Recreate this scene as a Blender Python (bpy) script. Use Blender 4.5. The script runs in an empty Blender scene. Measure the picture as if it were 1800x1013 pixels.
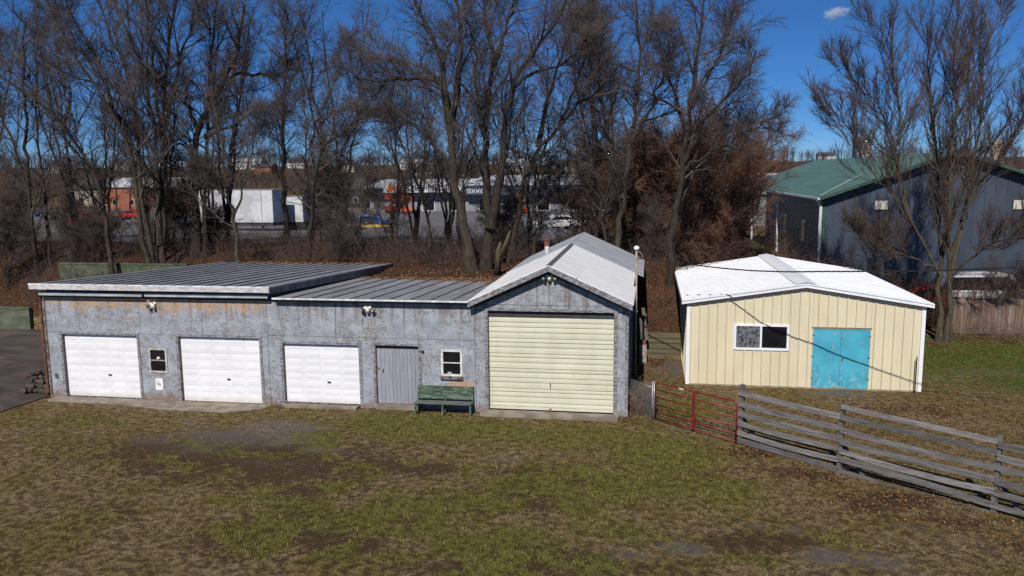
import bpy, math, random
import numpy as np
from mathutils import Vector, Matrix
R = math.radians
rng = np.random.default_rng(7)
random.seed(7)
scene = bpy.context.scene
COL = scene.collection

# ------------------------------------------------------------------ camera
YAW, PITCH, ROLL, CAMH, FPX = R(9.8), R(8.2), R(-0.6), 8.0, 1400.0
cam_d = bpy.data.cameras.new('camera'); cam = bpy.data.objects.new('camera', cam_d); COL.objects.link(cam)
cam_d.sensor_width = 36.0; cam_d.lens = FPX / 1800.0 * 36.0
cam_d.clip_start = 0.1; cam_d.clip_end = 8000
CM = Matrix.Rotation(YAW, 4, 'Z') @ Matrix.Rotation(math.pi / 2 - PITCH, 4, 'X') @ Matrix.Rotation(ROLL, 4, 'Z')
cam.matrix_world = Matrix.Translation((0, 0, CAMH)) @ CM
scene.camera = cam
# ------------------------------------------------------------------ sky + sun
SUN_AZ, SUN_EL = R(4.5), R(43)
w = bpy.data.worlds.new('World'); scene.world = w; w.use_nodes = True
nt = w.node_tree; bg = nt.nodes['Background']
sky = nt.nodes.new('ShaderNodeTexSky'); sky.sky_type = 'NISHITA'; sky.sun_disc = False
sky.sun_elevation = SUN_EL; sky.sun_rotation = R(184.5)
sky.altitude = 9000; sky.air_density = 2.0; sky.dust_density = 0.0; sky.ozone_density = 10.0
hs = nt.nodes.new('ShaderNodeHueSaturation'); hs.inputs['Saturation'].default_value = 1.07; hs.inputs['Value'].default_value = 1.18
nt.links.new(sky.outputs[0], hs.inputs['Color']); nt.links.new(hs.outputs[0], bg.inputs[0]); bg.inputs[1].default_value = 0.062
sun_d = bpy.data.lights.new('sun', 'SUN'); sun_d.energy = 4.7; sun_d.angle = R(0.5); sun_d.color = (1, 0.95, 0.87)
sun = bpy.data.objects.new('sun', sun_d); COL.objects.link(sun)
SUND = Vector((math.sin(SUN_AZ) * math.cos(SUN_EL), math.cos(SUN_AZ) * math.cos(SUN_EL), -math.sin(SUN_EL)))
sun.rotation_euler = SUND.to_track_quat('-Z', 'Y').to_euler()
scene.view_settings.view_transform = 'Standard'; scene.view_settings.look = 'None'
scene.view_settings.exposure = 0.0; scene.view_settings.gamma = 1.0
scene.view_settings.use_curve_mapping = False
scene.cycles.volume_bounces = 6; scene.cycles.use_denoising = False   # keep the fine twigs crisp

# ------------------------------------------------------------------ helpers
CMi = np.array(CM.to_3x3())
def ray(px, py):
    return CMi @ np.array([(px - 900) / FPX, -(py - 506.5) / FPX, -1.0])
def atY(px, py, Y):
    d = ray(px, py); t = Y / d[1]; return np.array([d[0] * t, Y, CAMH + d[2] * t])
def atZ(px, py, z=0.0):
    d = ray(px, py); t = (z - CAMH) / d[2]; return np.array([d[0] * t, d[1] * t, z])

def tag(o, label=None, cat=None, group=None, kind=None):
    if label: o['label'] = label
    if cat: o['category'] = cat
    if group: o['group'] = group
    if kind: o['kind'] = kind
    return o
def empty(name, loc=(0, 0, 0), rz=0, label=None, cat=None, group=None, kind=None):
    o = bpy.data.objects.new(name, None); COL.objects.link(o)
    o.location = loc; o.rotation_euler = (0, 0, rz); o.empty_display_size = .2
    return tag(o, label, cat, group, kind)
def link(name, me, parent=None, loc=None):
    o = bpy.data.objects.new(name, me); COL.objects.link(o)
    if parent is not None: o.parent = parent
    if loc is not None: o.location = loc
    return o
def np_mesh(name, V, quads=None, tris=None, mat=None, smooth=False, uvattr=None):
    me = bpy.data.meshes.new(name)
    V = np.asarray(V, np.float32); me.vertices.add(len(V)); me.vertices.foreach_set('co', V.ravel())
    idx = []; starts = []; tot = []; n = 0
    if quads is not None and len(quads):
        q = np.asarray(quads, np.int32); idx.append(q.ravel()); starts.append(np.arange(len(q)) * 4); tot.append(np.full(len(q), 4)); n = len(q) * 4
    if tris is not None and len(tris):
        t = np.asarray(tris, np.int32); idx.append(t.ravel()); starts.append(n + np.arange(len(t)) * 3); tot.append(np.full(len(t), 3))
    idx = np.concatenate(idx); starts = np.concatenate(starts); tot = np.concatenate(tot)
    me.loops.add(len(idx)); me.loops.foreach_set('vertex_index', idx.astype(np.int32))
    me.polygons.add(len(starts)); me.polygons.foreach_set('loop_start', starts.astype(np.int32)); me.polygons.foreach_set('loop_total', tot.astype(np.int32))
    if smooth: me.polygons.foreach_set('use_smooth', np.ones(len(starts), bool))
    me.update(calc_edges=True); me.validate()
    if mat: me.materials.append(mat)
    return me
class MB:
    """collects boxes, prisms, tubes; build() links ONE mesh object"""
    def __init__(s): s.v = []; s.f = []
    def add(s, vs, fs):
        n = len(s.v); s.v += [tuple(map(float, p)) for p in vs]; s.f += [tuple(i + n for i in f) for f in fs]; return s
    def box(s, x0, x1, y0, y1, z0, z1):
        return s.add([(x0,y0,z0),(x1,y0,z0),(x1,y1,z0),(x0,y1,z0),(x0,y0,z1),(x1,y0,z1),(x1,y1,z1),(x0,y1,z1)],
                     [(0,3,2,1),(4,5,6,7),(0,1,5,4),(1,2,6,5),(2,3,7,6),(3,0,4,7)])
    def prism(s, poly, a, b, axis='y'):
        """poly: list of 2D points; extruded from a to b. axis y: (x,z); x: (y,z); z: (x,y)"""
        m = {'y': lambda p, t: (p[0], t, p[1]), 'x': lambda p, t: (t, p[0], p[1]), 'z': lambda p, t: (p[0], p[1], t)}[axis]
        n = len(poly)
        vs = [m(p, a) for p in poly] + [m(p, b) for p in poly]
        fs = [tuple(range(n)), tuple(range(2 * n - 1, n - 1, -1))] + [(i, n + i, n + (i + 1) % n, (i + 1) % n) for i in range(n)]
        return s.add(vs, fs)
    def beam(s, a, b, w, h, up=(0, 0, 1)):
        a = Vector(a); b = Vector(b); d = (b - a).normalized(); u = Vector(up)
        sx = d.cross(u).normalized() * w / 2; uz = sx.cross(d).normalized() * h / 2
        vs = [a - sx - uz, a + sx - uz, a + sx + uz, a - sx + uz, b - sx - uz, b + sx - uz, b + sx + uz, b - sx + uz]
        return s.add(vs, [(0,1,2,3),(7,6,5,4),(0,4,5,1),(1,5,6,2),(2,6,7,3),(3,7,4,0)])
    def tube(s, pts, r, n=8, cap=True):
        pts = [Vector(p) for p in pts]; rs = r if isinstance(r, (list, tuple)) else [r] * len(pts)
        N0 = len(s.v); vs = []
        ref = Vector((0.31, 0.53, 0.79))
        for i, p in enumerate(pts):
            t = (pts[min(i + 1, len(pts) - 1)] - pts[max(i - 1, 0)]).normalized()
            a = t.cross(ref).normalized(); b = t.cross(a).normalized()
            for k in range(n):
                g = 2 * math.pi * k / n; vs.append(p + (a * math.cos(g) + b * math.sin(g)) * rs[i])
        fs = [(i * n + k, i * n + (k + 1) % n, (i + 1) * n + (k + 1) % n, (i + 1) * n + k) for i in range(len(pts) - 1) for k in range(n)]
        if cap: fs += [tuple(range(n - 1, -1, -1)), tuple((len(pts) - 1) * n + k for k in range(n))]
        return s.add(vs, fs)
    def lathe(s, prof, o=(0, 0, 0), ax=(0, 0, 1), n=12):
        """prof: (radius, distance along ax)"""
        ax = Vector(ax).normalized(); return s.tube([Vector(o) + ax * d for r, d in prof], [r for r, d in prof], n)
    def build(s, name, mat, parent=None, smooth=False, me_only=False):
        me = bpy.data.meshes.new(name); me.from_pydata(s.v, [], s.f); me.update()
        if smooth:
            for p in me.polygons: p.use_smooth = True
        if mat: me.materials.append(mat)
        if me_only: return me
        return link(name, me, parent)
def fix_normals(me):
    import bmesh
    bm = bmesh.new(); bm.from_mesh(me); bmesh.ops.recalc_face_normals(bm, faces=bm.faces); bm.to_mesh(me); bm.free()
def copy_tree(o, parent=None):
    c = o.copy(); COL.objects.link(c); c.parent = parent
    for ch in list(o.children): copy_tree(ch, c)
    return c

# value noise in numpy, for laying out ground cover and trees
def vnoise(x, y, seed=0):
    g = np.random.default_rng(seed).random((256, 256))
    xi = np.floor(x).astype(int); yi = np.floor(y).astype(int); fx = x - xi; fy = y - yi
    fx = fx * fx * (3 - 2 * fx); fy = fy * fy * (3 - 2 * fy)
    a = g[xi % 256, yi % 256]; b = g[(xi + 1) % 256, yi % 256]; c = g[xi % 256, (yi + 1) % 256]; d = g[(xi + 1) % 256, (yi + 1) % 256]
    return (a * (1 - fx) + b * fx) * (1 - fy) + (c * (1 - fx) + d * fx) * fy
def fbm(x, y, seed=0, o=4):
    s = 0; a = 1; t = 0
    for i in range(o): s = s + a * vnoise(x * 2 ** i, y * 2 ** i, seed + i); t += a; a *= .55
    return s / t
def sstep(x, a, b):
    t = np.clip((x - a) / (b - a), 0, 1); return t * t * (3 - 2 * t)

# ------------------------------------------------------------------ materials
def new_mat(name):
    m = bpy.data.materials.new(name); m.use_nodes = True; n = m.node_tree
    return m, n, n.nodes['Principled BSDF']
def noise(n, vec, scale, detail=4, rough=.55):
    t = n.nodes.new('ShaderNodeTexNoise'); t.inputs['Scale'].default_value = scale; t.inputs['Detail'].default_value = detail; t.inputs['Roughness'].default_value = rough
    if vec is not None: n.links.new(vec, t.inputs['Vector'])
    return t.outputs['Fac']
def maprange(n, v, a, b, c=0., d=1., smooth=True):
    t = n.nodes.new('ShaderNodeMapRange'); t.interpolation_type = 'SMOOTHSTEP' if smooth else 'LINEAR'
    for k, x in zip((1, 2, 3, 4), (a, b, c, d)): t.inputs[k].default_value = x
    n.links.new(v, t.inputs[0]); return t.outputs[0]
def mixc(n, fac, a, b, mode='MIX'):
    t = n.nodes.new('ShaderNodeMix'); t.data_type = 'RGBA'; t.blend_type = mode
    for sock, val in ((t.inputs[0], fac), (t.inputs[6], a), (t.inputs[7], b)):
        if hasattr(val, 'links'): n.links.new(val, sock)
        elif isinstance(val, (int, float)): sock.default_value = val
        else: sock.default_value = (*val[:3], 1)
    return t.outputs[2]
def mth(n, op, a, b=None, clamp=False):
    t = n.nodes.new('ShaderNodeMath'); t.operation = op; t.use_clamp = clamp
    for i, v in enumerate((a, b)):
        if v is None: continue
        if hasattr(v, 'links'): n.links.new(v, t.inputs[i])
        else: t.inputs[i].default_value = v
    return t.outputs[0]
def coords(n, kind='pos', scale=None):
    if kind == 'pos': v = n.nodes.new('ShaderNodeNewGeometry').outputs['Position']
    else: v = n.nodes.new('ShaderNodeTexCoord').outputs['Object']
    if scale:
        m = n.nodes.new('ShaderNodeMapping'); m.inputs['Scale'].default_value = scale; n.links.new(v, m.inputs['Vector']); v = m.outputs[0]
    return v
def sepz(n):
    s = n.nodes.new('ShaderNodeSeparateXYZ'); n.links.new(n.nodes.new('ShaderNodeNewGeometry').outputs['Position'], s.inputs[0]); return s.outputs
def bump(n, b, h, strength=.3, dist=.02):
    t = n.nodes.new('ShaderNodeBump'); t.inputs['Strength'].default_value = strength; t.inputs['Distance'].default_value = dist
    n.links.new(h, t.inputs['Height']); n.links.new(t.outputs[0], b.inputs['Normal'])
def objrand(n): return n.nodes.new('ShaderNodeObjectInfo').outputs['Random']
def mat(name, col, col2=None, scale=3., detail=5, stretch=None, lo=.4, hi=.6, rough=.8, metal=0., vary=0., bumps=0., bscale=None, spec=.5, kind='pos'):
    m, n, b = new_mat(name)
    v = coords(n, kind, stretch); c2 = col2 if col2 is not None else tuple(x * .75 for x in col)
    f = noise(n, v, scale, detail); c = mixc(n, maprange(n, f, lo, hi), col, c2)
    if vary:
        r = maprange(n, objrand(n), 0, 1, 1 - vary, 1 + vary, False)
        c = mixc(n, 1., c, r, 'MULTIPLY')
    n.links.new(c, b.inputs['Base Color'])
    b.inputs['Roughness'].default_value = rough; b.inputs['Metallic'].default_value = metal; b.inputs['Specular IOR Level'].default_value = spec
    if bumps: bump(n, b, noise(n, v, bscale or scale * 4, 4), bumps)
    return m
def m_siding():
    m, n, b = new_mat('peeling_blue_grey_paint')
    p = coords(n); X, Y, Z = sepz(n)
    strands = noise(n, coords(n, 'pos', (4, 4, 13)), 1.5, 7, .72)
    strands2 = noise(n, coords(n, 'pos', (13, 13, 4.5)), 1.2, 7, .72)
    big = noise(n, p, .9, 3)
    base = mixc(n, maprange(n, noise(n, p, 2.2, 5), .3, .7), (.355, .383, .43), (.25, .27, .31))
    th = mth(n, 'ADD', mth(n, 'MULTIPLY', big, .22), .42)
    fl = mth(n, 'MAXIMUM', maprange(n, mth(n, 'SUBTRACT', strands, th), 0, .07), maprange(n, mth(n, 'SUBTRACT', strands2, th), .01, .08))
    c = mixc(n, mth(n, 'MULTIPLY', fl, .8), base, (.175, .14, .118))
    # drip streaks from the eave
    st = noise(n, coords(n, 'pos', (5, 5, .35)), 1.0, 5)
    topf = maprange(n, Z, 2.4, 3.8)
    c = mixc(n, mth(n, 'MULTIPLY', mth(n, 'MULTIPLY', maprange(n, st, .47, .62), topf), .7), c, (.13, .105, .095))
    # raw orange strands where the paint came off under the gutter, on the left part and round the gable door
    left = maprange(n, X, -12.9, -13.1); band = maprange(n, mth(n, 'ADD', Z, mth(n, 'MULTIPLY', noise(n, p, 1.4, 4), .9)), 3.66, 3.92)
    pk = maprange(n, noise(n, coords(n, 'pos', (7, 7, 16)), 1.0, 6, .7), .47, .54)
    raw = mth(n, 'MULTIPLY', mth(n, 'MULTIPLY', left, band), pk)
    c = mixc(n, mth(n, 'MULTIPLY', raw, .85), c, (.50, .27, .09))
    # bare patch beside the small window above the bench
    bx = mth(n, 'MULTIPLY', maprange(n, X, -6.62, -6.52), maprange(n, X, -5.62, -5.72))
    bz = mth(n, 'MULTIPLY', maprange(n, Z, .86, .93), maprange(n, Z, 1.12, 1.05))
    pa = mth(n, 'MULTIPLY', mth(n, 'MULTIPLY', bx, bz), maprange(n, noise(n, p, 9, 5), .38, .5))
    c = mixc(n, mth(n, 'MULTIPLY', pa, .8), c, (.48, .25, .11))
    # splash-back at the foot
    foot = maprange(n, mth(n, 'ADD', Z, mth(n, 'MULTIPLY', noise(n, p, 4, 5), .7)), .75, .35)
    c = mixc(n, mth(n, 'MULTIPLY', foot, .8), c, (.17, .10, .06))
    n.links.new(c, b.inputs['Base Color']); b.inputs['Roughness'].default_value = .85
    bump(n, b, strands, .5, .01)
    return m
def m_streaky(name, c1, c2, c3, axis=(1, 1, 1), rough=.5, metal=0., vary=.06, grime=.5, th=.54):
    m, n, b = new_mat(name)
    v = coords(n, 'pos', axis)
    c = mixc(n, maprange(n, noise(n, v, 1.5, 6), .35, .65), c1, c2)
    c = mixc(n, mth(n, 'MULTIPLY', maprange(n, noise(n, v, 4, 8, .7), th, th + .12), grime), c, c3)
    c = mixc(n, 1., c, maprange(n, objrand(n), 0, 1, 1 - vary, 1 + vary, False), 'MULTIPLY')
    n.links.new(c, b.inputs['Base Color']); b.inputs['Roughness'].default_value = rough; b.inputs['Metallic'].default_value = metal
    return m
def m_door():
    m, n, b = new_mat('white_door_paint'); p = coords(n); X, Y, Z = sepz(n)
    c = mixc(n, maprange(n, noise(n, coords(n, 'pos', (.8, 1, .5)), 1.5, 5), .35, .7), (.80, .80, .82), (.74, .74, .77))
    c = mixc(n, mth(n, 'MULTIPLY', maprange(n, noise(n, coords(n, 'pos', (5, 1, .5)), 1, 7, .7), .55, .72), .16), c, (.55, .52, .49))
    ft = maprange(n, mth(n, 'ADD', Z, mth(n, 'MULTIPLY', noise(n, p, 2.5, 6), .55)), .62, .28)
    c = mixc(n, mth(n, 'MULTIPLY', ft, .35), c, (.5, .39, .28))
    c = mixc(n, 1., c, maprange(n, objrand(n), 0, 1, .96, 1.03, False), 'MULTIPLY')
    n.links.new(c, b.inputs['Base Color']); b.inputs['Roughness'].default_value = .5; bump(n, b, noise(n, p, 1.6, 3), .25, .03); return m
SID = m_siding()
BODY = mat('dark_backing', (.05, .05, .055), rough=.9)
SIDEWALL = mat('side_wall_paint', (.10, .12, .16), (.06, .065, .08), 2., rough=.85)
TRIM = mat('weathered_trim', (.27, .28, .32), (.13, .11, .105), 7., stretch=(1, 1, 3), rough=.85)
TRIMW = m_streaky('flaking_white_fascia', (.62, .60, .60), (.40, .37, .37), (.16, .13, .12), (4, 1, 12), .7)
DRIP = mat('white_drip_edge', (.75, .76, .78), (.5, .5, .52), 5., rough=.4)
GUTTER = m_streaky('grey_gutter', (.36, .40, .41), (.23, .26, .26), (.09, .09, .09), (1, 1, 8), .55)
DOORW = m_door()
ROLLY = m_streaky('cream_roll_door', (.665, .65, .50), (.60, .585, .44), (.50, .45, .31), (1, 1, .6), .45, 0, .05, .22)
ROOFG = m_streaky('weathered_grey_roof', (.27, .285, .31), (.19, .20, .22), (.12, .105, .10), (3, .5, 1), .55, .1, .13, .5)
ROOFM = m_streaky('pale_grey_roof', (.34, .345, .36), (.24, .245, .26), (.14, .125, .12), (3, .5, 1), .5, .1, .12, .5)
SEAM = mat('dark_roof_seam', (.11, .115, .125), (.07, .07, .075), rough=.7)
ROOFW = m_streaky('whitewashed_roof', (.84, .84, .84), (.75, .75, .745), (.52, .49, .43), (1, 3, 1), .55, .0, .04, .45)
ROOFD = m_streaky('dull_rear_roof', (.46, .48, .51), (.33, .36, .40), (.15, .14, .14), (1, 3, 1), .5, .0, .06, .6)
RIDGE = mat('ridge_seam', (.12, .12, .13), rough=.7)
GLASS = mat('dark_window_glass', (.008, .009, .011), (.012, .012, .014), rough=.06, spec=.5)
SASH = mat('worn_sash_paint', (.52, .50, .50), (.30, .27, .26), 12., rough=.7)
WSASH = mat('white_sash', (.72, .72, .72), (.55, .53, .5), 12., rough=.5)
SILLM = mat('rotten_sill', (.20, .18, .17), (.07, .055, .05), 9., rough=.95)
PLANK = m_streaky('grey_door_planks', (.30, .315, .36), (.24, .25, .285), (.13, .105, .09), (14, 14, .7), .85, 0, .08, .7)
CONC = mat('old_concrete', (.26, .225, .18), (.17, .14, .11), 2.2, 7, rough=.95, bumps=.3, bscale=30)
BENCHG = m_streaky('peeling_green_bench', (.03, .078, .04), (.02, .05, .028), (.19, .20, .165), (.9, 4, 6), .8, 0, .15, .8, .47)
BENCHS = m_streaky('worn_bench_seat', (.16, .165, .15), (.10, .115, .10), (.05, .075, .055), (.9, 5, 6), .85, 0, .12, .7, .48)
DARKM = mat('black_metal', (.02, .02, .022), rough=.5)
LAMPW = mat('lamp_white', (.75, .74, .68), (.62, .6, .5), 9, rough=.45)
LAMPG = mat('lamp_grey', (.11, .115, .12), rough=.45)
PAPER = mat('paper', (.85, .85, .86), rough=.7); INK = mat('faded_orange_print', (.62, .42, .30), rough=.8)
RUST = mat('rust', (.20, .07, .03), (.10, .04, .025), 8, rough=.9)
BEIGE = m_streaky('beige_steel', (.66, .595, .42), (.62, .555, .385), (.54, .45, .29), (1, 1, .35), .45, 0, .02, .16)
WHITEM = m_streaky('white_steel_trim', (.80, .81, .84), (.74, .75, .78), (.5, .49, .48), (1, 1, .5), .4, 0, .02, .15)
ROOFB = m_streaky('white_steel_roof', (.64, .65, .67), (.58, .59, .62), (.38, .37, .36), (1, 2, 1), .7, 0, .02, .15)
for _m in (ROOFB, ROOFW, ROOFD): _m.node_tree.nodes['Principled BSDF'].inputs['Specular IOR Level'].default_value = .12
def m_teal():
    m, n, b = new_mat('peeling_teal_paint'); p = coords(n); X, Y, Z = sepz(n)
    c = mixc(n, maprange(n, noise(n, p, 1.6, 5), .35, .65), (.065, .40, .53), (.045, .31, .43))
    f1 = maprange(n, noise(n, p, 3.2, 9, .72), .56, .62)
    c = mixc(n, mth(n, 'MULTIPLY', f1, .6), c, (.26, .36, .36))
    low = maprange(n, Z, 1.1, .1); f2 = maprange(n, noise(n, coords(n, 'pos', (6, 6, 3.5)), 1, 9, .75), .5, .64)
    c = mixc(n, mth(n, 'MULTIPLY', mth(n, 'MULTIPLY', low, f2), .6), c, (.38, .53, .54))
    n.links.new(c, b.inputs['Base Color']); b.inputs['Roughness'].default_value = .6; return m
TEAL = m_teal()
def m_screen():
    m, n, b = new_mat('dirty_screen_pane')
    f = maprange(n, noise(n, coords(n, 'pos', (1, 1, 1)), 8, 8, .75), .5, .55)
    c = mixc(n, f, (.14, .148, .16), (.03, .031, .034))
    n.links.new(c, b.inputs['Base Color']); b.inputs['Roughness'].default_value = .5; return m
SCREEN = m_screen()
REDG = mat('red_gate_paint', (.21, .018, .022), (.15, .014, .016), 6, rough=.4)
GALV = mat('galvanised', (.33, .34, .35), (.22, .225, .23), 8, rough=.45, metal=.5)
FENCEW = m_streaky('grey_fence_wood', (.205, .195, .195), (.12, .112, .11), (.06, .048, .04), (.7, .7, 9), .9, 0, .4, .75, .49)
POSTW = m_streaky('brown_grey_post', (.15, .135, .125), (.09, .078, .07), (.05, .035, .03), (14, 14, 1.), .9, 0, .15, .6)
TIMBER = m_streaky('old_timber', (.13, .115, .06), (.085, .075, .04), (.035, .03, .018), (1, 1, 9), .95, 0, .12, .6)
PICKET = m_streaky('stained_pickets', (.19, .15, .125), (.125, .075, .05), (.13, .045, .02), (9, 9, .8), .9, 0, .3, .8)
MOSSC = m_streaky('mossy_concrete', (.12, .13, .10), (.055, .08, .035), (.03, .04, .02), (.8, .8, 2), .95, 0, .1, .7)
LOGB = mat('log_bark', (.06, .048, .04), (.03, .024, .02), 12, rough=.95, bumps=.6, bscale=40, kind='obj')
LOGE = mat('log_end', (.10, .075, .06), (.045, .034, .028), 9, rough=.9, vary=.3, kind='obj')
BARNW = m_streaky('navy_barn_steel', (.045, .06, .09), (.033, .044, .068), (.016, .022, .034), (1, 1, .4), .55, 0, .03, .4)
BARNR = m_streaky('green_barn_roof', (.10, .185, .12), (.085, .16, .105), (.125, .20, .145), (1, .2, 1), .45, 0, .03, .4)
CABLE = mat('black_cable', (.012, .012, .013), rough=.6)
ASPH = mat('asphalt', (.145, .14, .142), (.09, .085, .085), .35, 8, lo=.3, hi=.7, rough=.92, bumps=.3, bscale=60)

def m_bark(name, c1, c2, c3):
    m, n, b = new_mat(name)
    v = coords(n, 'pos', (1, 1, .25)); c = mixc(n, maprange(n, noise(n, v, 9, 6), .35, .65), c1, c2)
    c = mixc(n, mth(n, 'MULTIPLY', maprange(n, noise(n, coords(n), 1.3, 4), .5, .66), .7), c, c3)
    n.links.new(c, b.inputs['Base Color']); b.inputs['Roughness'].default_value = .95; b.inputs['Specular IOR Level'].default_value = .2
    bump(n, b, noise(n, v, 14, 5), .7, .03); return m
BARK = m_bark('grey_brown_bark', (.068, .053, .042), (.032, .025, .021), (.06, .054, .036))
BARKD = m_bark('dark_bark', (.046, .036, .03), (.022, .017, .015), (.04, .036, .028))
BARKL = m_bark('lichened_bark', (.088, .074, .052), (.045, .037, .028), (.085, .077, .038))
TWIG = mat('grey_twigs', (.10, .082, .076), (.058, .047, .044), .6, rough=.95, spec=.15)
TWIGR = mat('red_brown_twigs', (.19, .108, .072), (.10, .06, .046), .6, rough=.95, spec=.15)
TWIGD = mat('dark_twigs', (.09, .065, .052), (.058, .043, .037), .6, rough=.95, spec=.15)
BRUSHM = mat('brush_stems', (.12, .08, .064), (.065, .047, .042), .5, 6, rough=.95, spec=.15)
FARW = mat('far_twigs', (.075, .052, .046), (.05, .04, .04), .05, rough=1, spec=.1)

# ------------------------------------------------------------------ terrain
def terrain(x, y):
    x = np.asarray(x, float); y = np.asarray(y, float)
    z = (-.05 + .0065 * (np.clip(x, -24, -.5) + 21)) * np.exp(-((y - 25.6) / 2.6) ** 2) * sstep(x, 1.5, -.5)
    z = z + (fbm(x * .5, y * .5, 3, 3) - .5) * .07 * sstep(np.abs(y - 25), 0, 3)
    yb = np.select([x < -22, x < -12.72, x < -5.72, x < -.42, x < 1.5, x < 9.9], [37., 37.6, 33.6, 38.8, 34.5, 39.9], 45.)
    st = np.select([x < -22, x < -12.72, x < -5.72, x < -.42, x < 1.5, x < 9.9], [1.05, 2.9, 3.36, 2.7, 1.0, .4], .0)
    Hp = 3.5 * (1 - sstep(x, 5, 14) * .75)
    Hp = Hp * np.interp(y, [45, 75, 95, 150, 260], [1, .7, .38, .22, .15])
    st = np.minimum(st, Hp)
    z = z + np.where(y > yb, st + (Hp - st) * sstep(y, yb, yb + 6.5) + (fbm(x * .4, y * .4, 9, 3) - .5) * .35 * sstep(y, yb + .3, yb + 4), 0)
    far = sstep(np.hypot(x, y), 260, 800)
    z = z + far * (13 + 7 * fbm(x * .004 + 3, y * .004, 5, 3))
    return z
def tz(x, y): return float(terrain(np.array([x]), np.array([y]))[0])

BL = {  # ground-cover patches as seen in the photograph: (px, py, rx, ry, strength); laid out on the ground in metres
 'gravel': [(505, 752, 80, 13, .85), (430, 768, 150, 22, .7), (340, 790, 120, 16, .5), (270, 775, 80, 14, .5), (560, 790, 70, 9, .6), (500, 815, 110, 10, .42), (330, 740, 40, 6, .5),
            (890, 808, 45, 7, .5), (975, 808, 22, 5, .6), (760, 812, 90, 7, .4), (1205, 965, 45, 16, .7), (1330, 925, 22, 8, .6), (1395, 932, 22, 10, .65), (1455, 978, 55, 16, .7),
            (1545, 985, 60, 18, .6), (1600, 925, 40, 9, .5), (1110, 978, 60, 12, .55), (1700, 950, 60, 12, .5), (1180, 648, 30, 18, .8), (1480, 694, 60, 6, .7), (1270, 690, 40, 5, .4), (1740, 655, 90, 9, .5), (1600, 700, 40, 6, .4), (700, 880, 30, 6, .35), (20, 890, 20, 8, .2)],
 'green': [(760, 752, 190, 22, .75), (1000, 770, 130, 24, .8), (1160, 800, 110, 40, .85), (1000, 850, 140, 40, .75), (760, 900, 130, 50, .62), (900, 960, 160, 50, .62), (640, 840, 40, 18, .55), (560, 900, 50, 22, .5), (380, 880, 40, 14, .5), (420, 930, 60, 20, .5), (560, 960, 80, 30, .5),
           (150, 740, 80, 10, .55), (60, 760, 60, 10, .35), (1230, 720, 70, 16, .8), (1340, 740, 60, 12, .55), (1250, 860, 120, 40, .6), (1330, 990, 60, 14, .45), (1620, 830, 80, 12, .3), (1720, 625, 140, 26, 1.3), (1800, 640, 120, 30, 1.2), (1160, 690, 20, 12, .7), (700, 980, 60, 20, .4), (1080, 930, 100, 30, .55), (30, 880, 40, 20, .3)],
 'leaf': [(1380, 830, 130, 22, .6), (1560, 890, 150, 24, .6), (1320, 795, 70, 12, .75), (1430, 835, 90, 14, .8), (1560, 875, 100, 15, .75), (1680, 915, 110, 18, .7), (1790, 955, 60, 18, .7), (1150, 625, 26, 20, .9), (1100, 735, 12, 8, .7), (790, 728, 50, 4, .5), (1450, 730, 120, 14, .5), (1650, 720, 110, 20, .55), (1720, 598, 90, 6, .9), (1640, 605, 30, 10, .8), (1540, 760, 60, 16, .4), (1230, 800, 60, 8, .3)],
 'dirt': [(420, 800, 280, 50, .75), (950, 985, 200, 30, .45), (1000, 850, 120, 16, .4), (180, 900, 120, 40, .3), (1350, 960, 160, 26, .45), (860, 880, 130, 26, .45), (560, 930, 190, 55, .52), (520, 860, 130, 30, .5), (440, 960, 130, 40, .5), (700, 820, 160, 16, .6), (900, 830, 100, 14, .45), (930, 890, 80, 12, .5), (330, 830, 60, 18, .4), (800, 1000, 130, 20, .45), (1050, 1000, 60, 14, .5), (560, 800, 90, 20, .5), (1400, 950, 130, 20, .5), (1560, 720, 90, 12, .35), (640, 960, 70, 26, .4), (1220, 840, 40, 10, .3)],
}
def ground_masks(x, y):
    out = {}
    for k, bl in BL.items():
        s = np.zeros_like(x)
        for px, py, rx, ry, a in bl:
            c = atZ(px, py); wx = rx * c[1] / FPX; wy = ry * (c[1] ** 2 + 0) / (CAMH * FPX)
            s = np.maximum(s, a * np.exp(-((x - c[0]) / wx) ** 2 * .7 - ((y - c[1]) / wy) ** 2 * .7))
        out[k] = s
    n1 = fbm(x * .55, y * .55, 21, 4); n2 = fbm(x * .8 + 9, y * .8, 31, 4)
    out['gravel'] = np.clip(out['gravel'] * (.7 + .8 * n1), 0, 1)
    out['green'] = np.clip(out['green'] * (.6 + .9 * n2) + .06 * n1, 0, 1)
    out['dirt'] = np.clip(out['dirt'] * (.8 + .9 * n2) + .10 * fbm(x * .45, y * .6, 17, 4), 0, 1)
    clump = sstep(fbm(x * 1.25, y * 1.6, 91, 4), .47, .60); db = out['dirt'].copy()
    out['dirt'] = np.clip(out['dirt'] * (1.42 - .95 * clump), 0, 1); out['green'] = np.clip(out['green'] + clump * db * .95, 0, 1)
    behind = np.where(terrain(x, y) > .55, 1., 0.) * (np.hypot(x, y) < 63)
    woods = np.where((y > 33.6) & (x < 9.9) & (y < 51), .95, 0) * (terrain(x, y) > .5)
    woods = np.maximum(woods, np.where((x > 9.9) & (y > 41.5) & (y < 70), .75, 0))
    out['leaf'] = np.clip(np.maximum(out['leaf'] * (.5 + n1), woods * (.6 + .7 * n2)), 0, 1)
    out['green'] = out['green'] * (1 - woods)
    farg = sstep(y, 90, 260); out['green'] = np.maximum(out['green'], farg * (.1 + .2 * n1)); out['dirt'] = np.maximum(out['dirt'], farg * .75)
    return out
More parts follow.
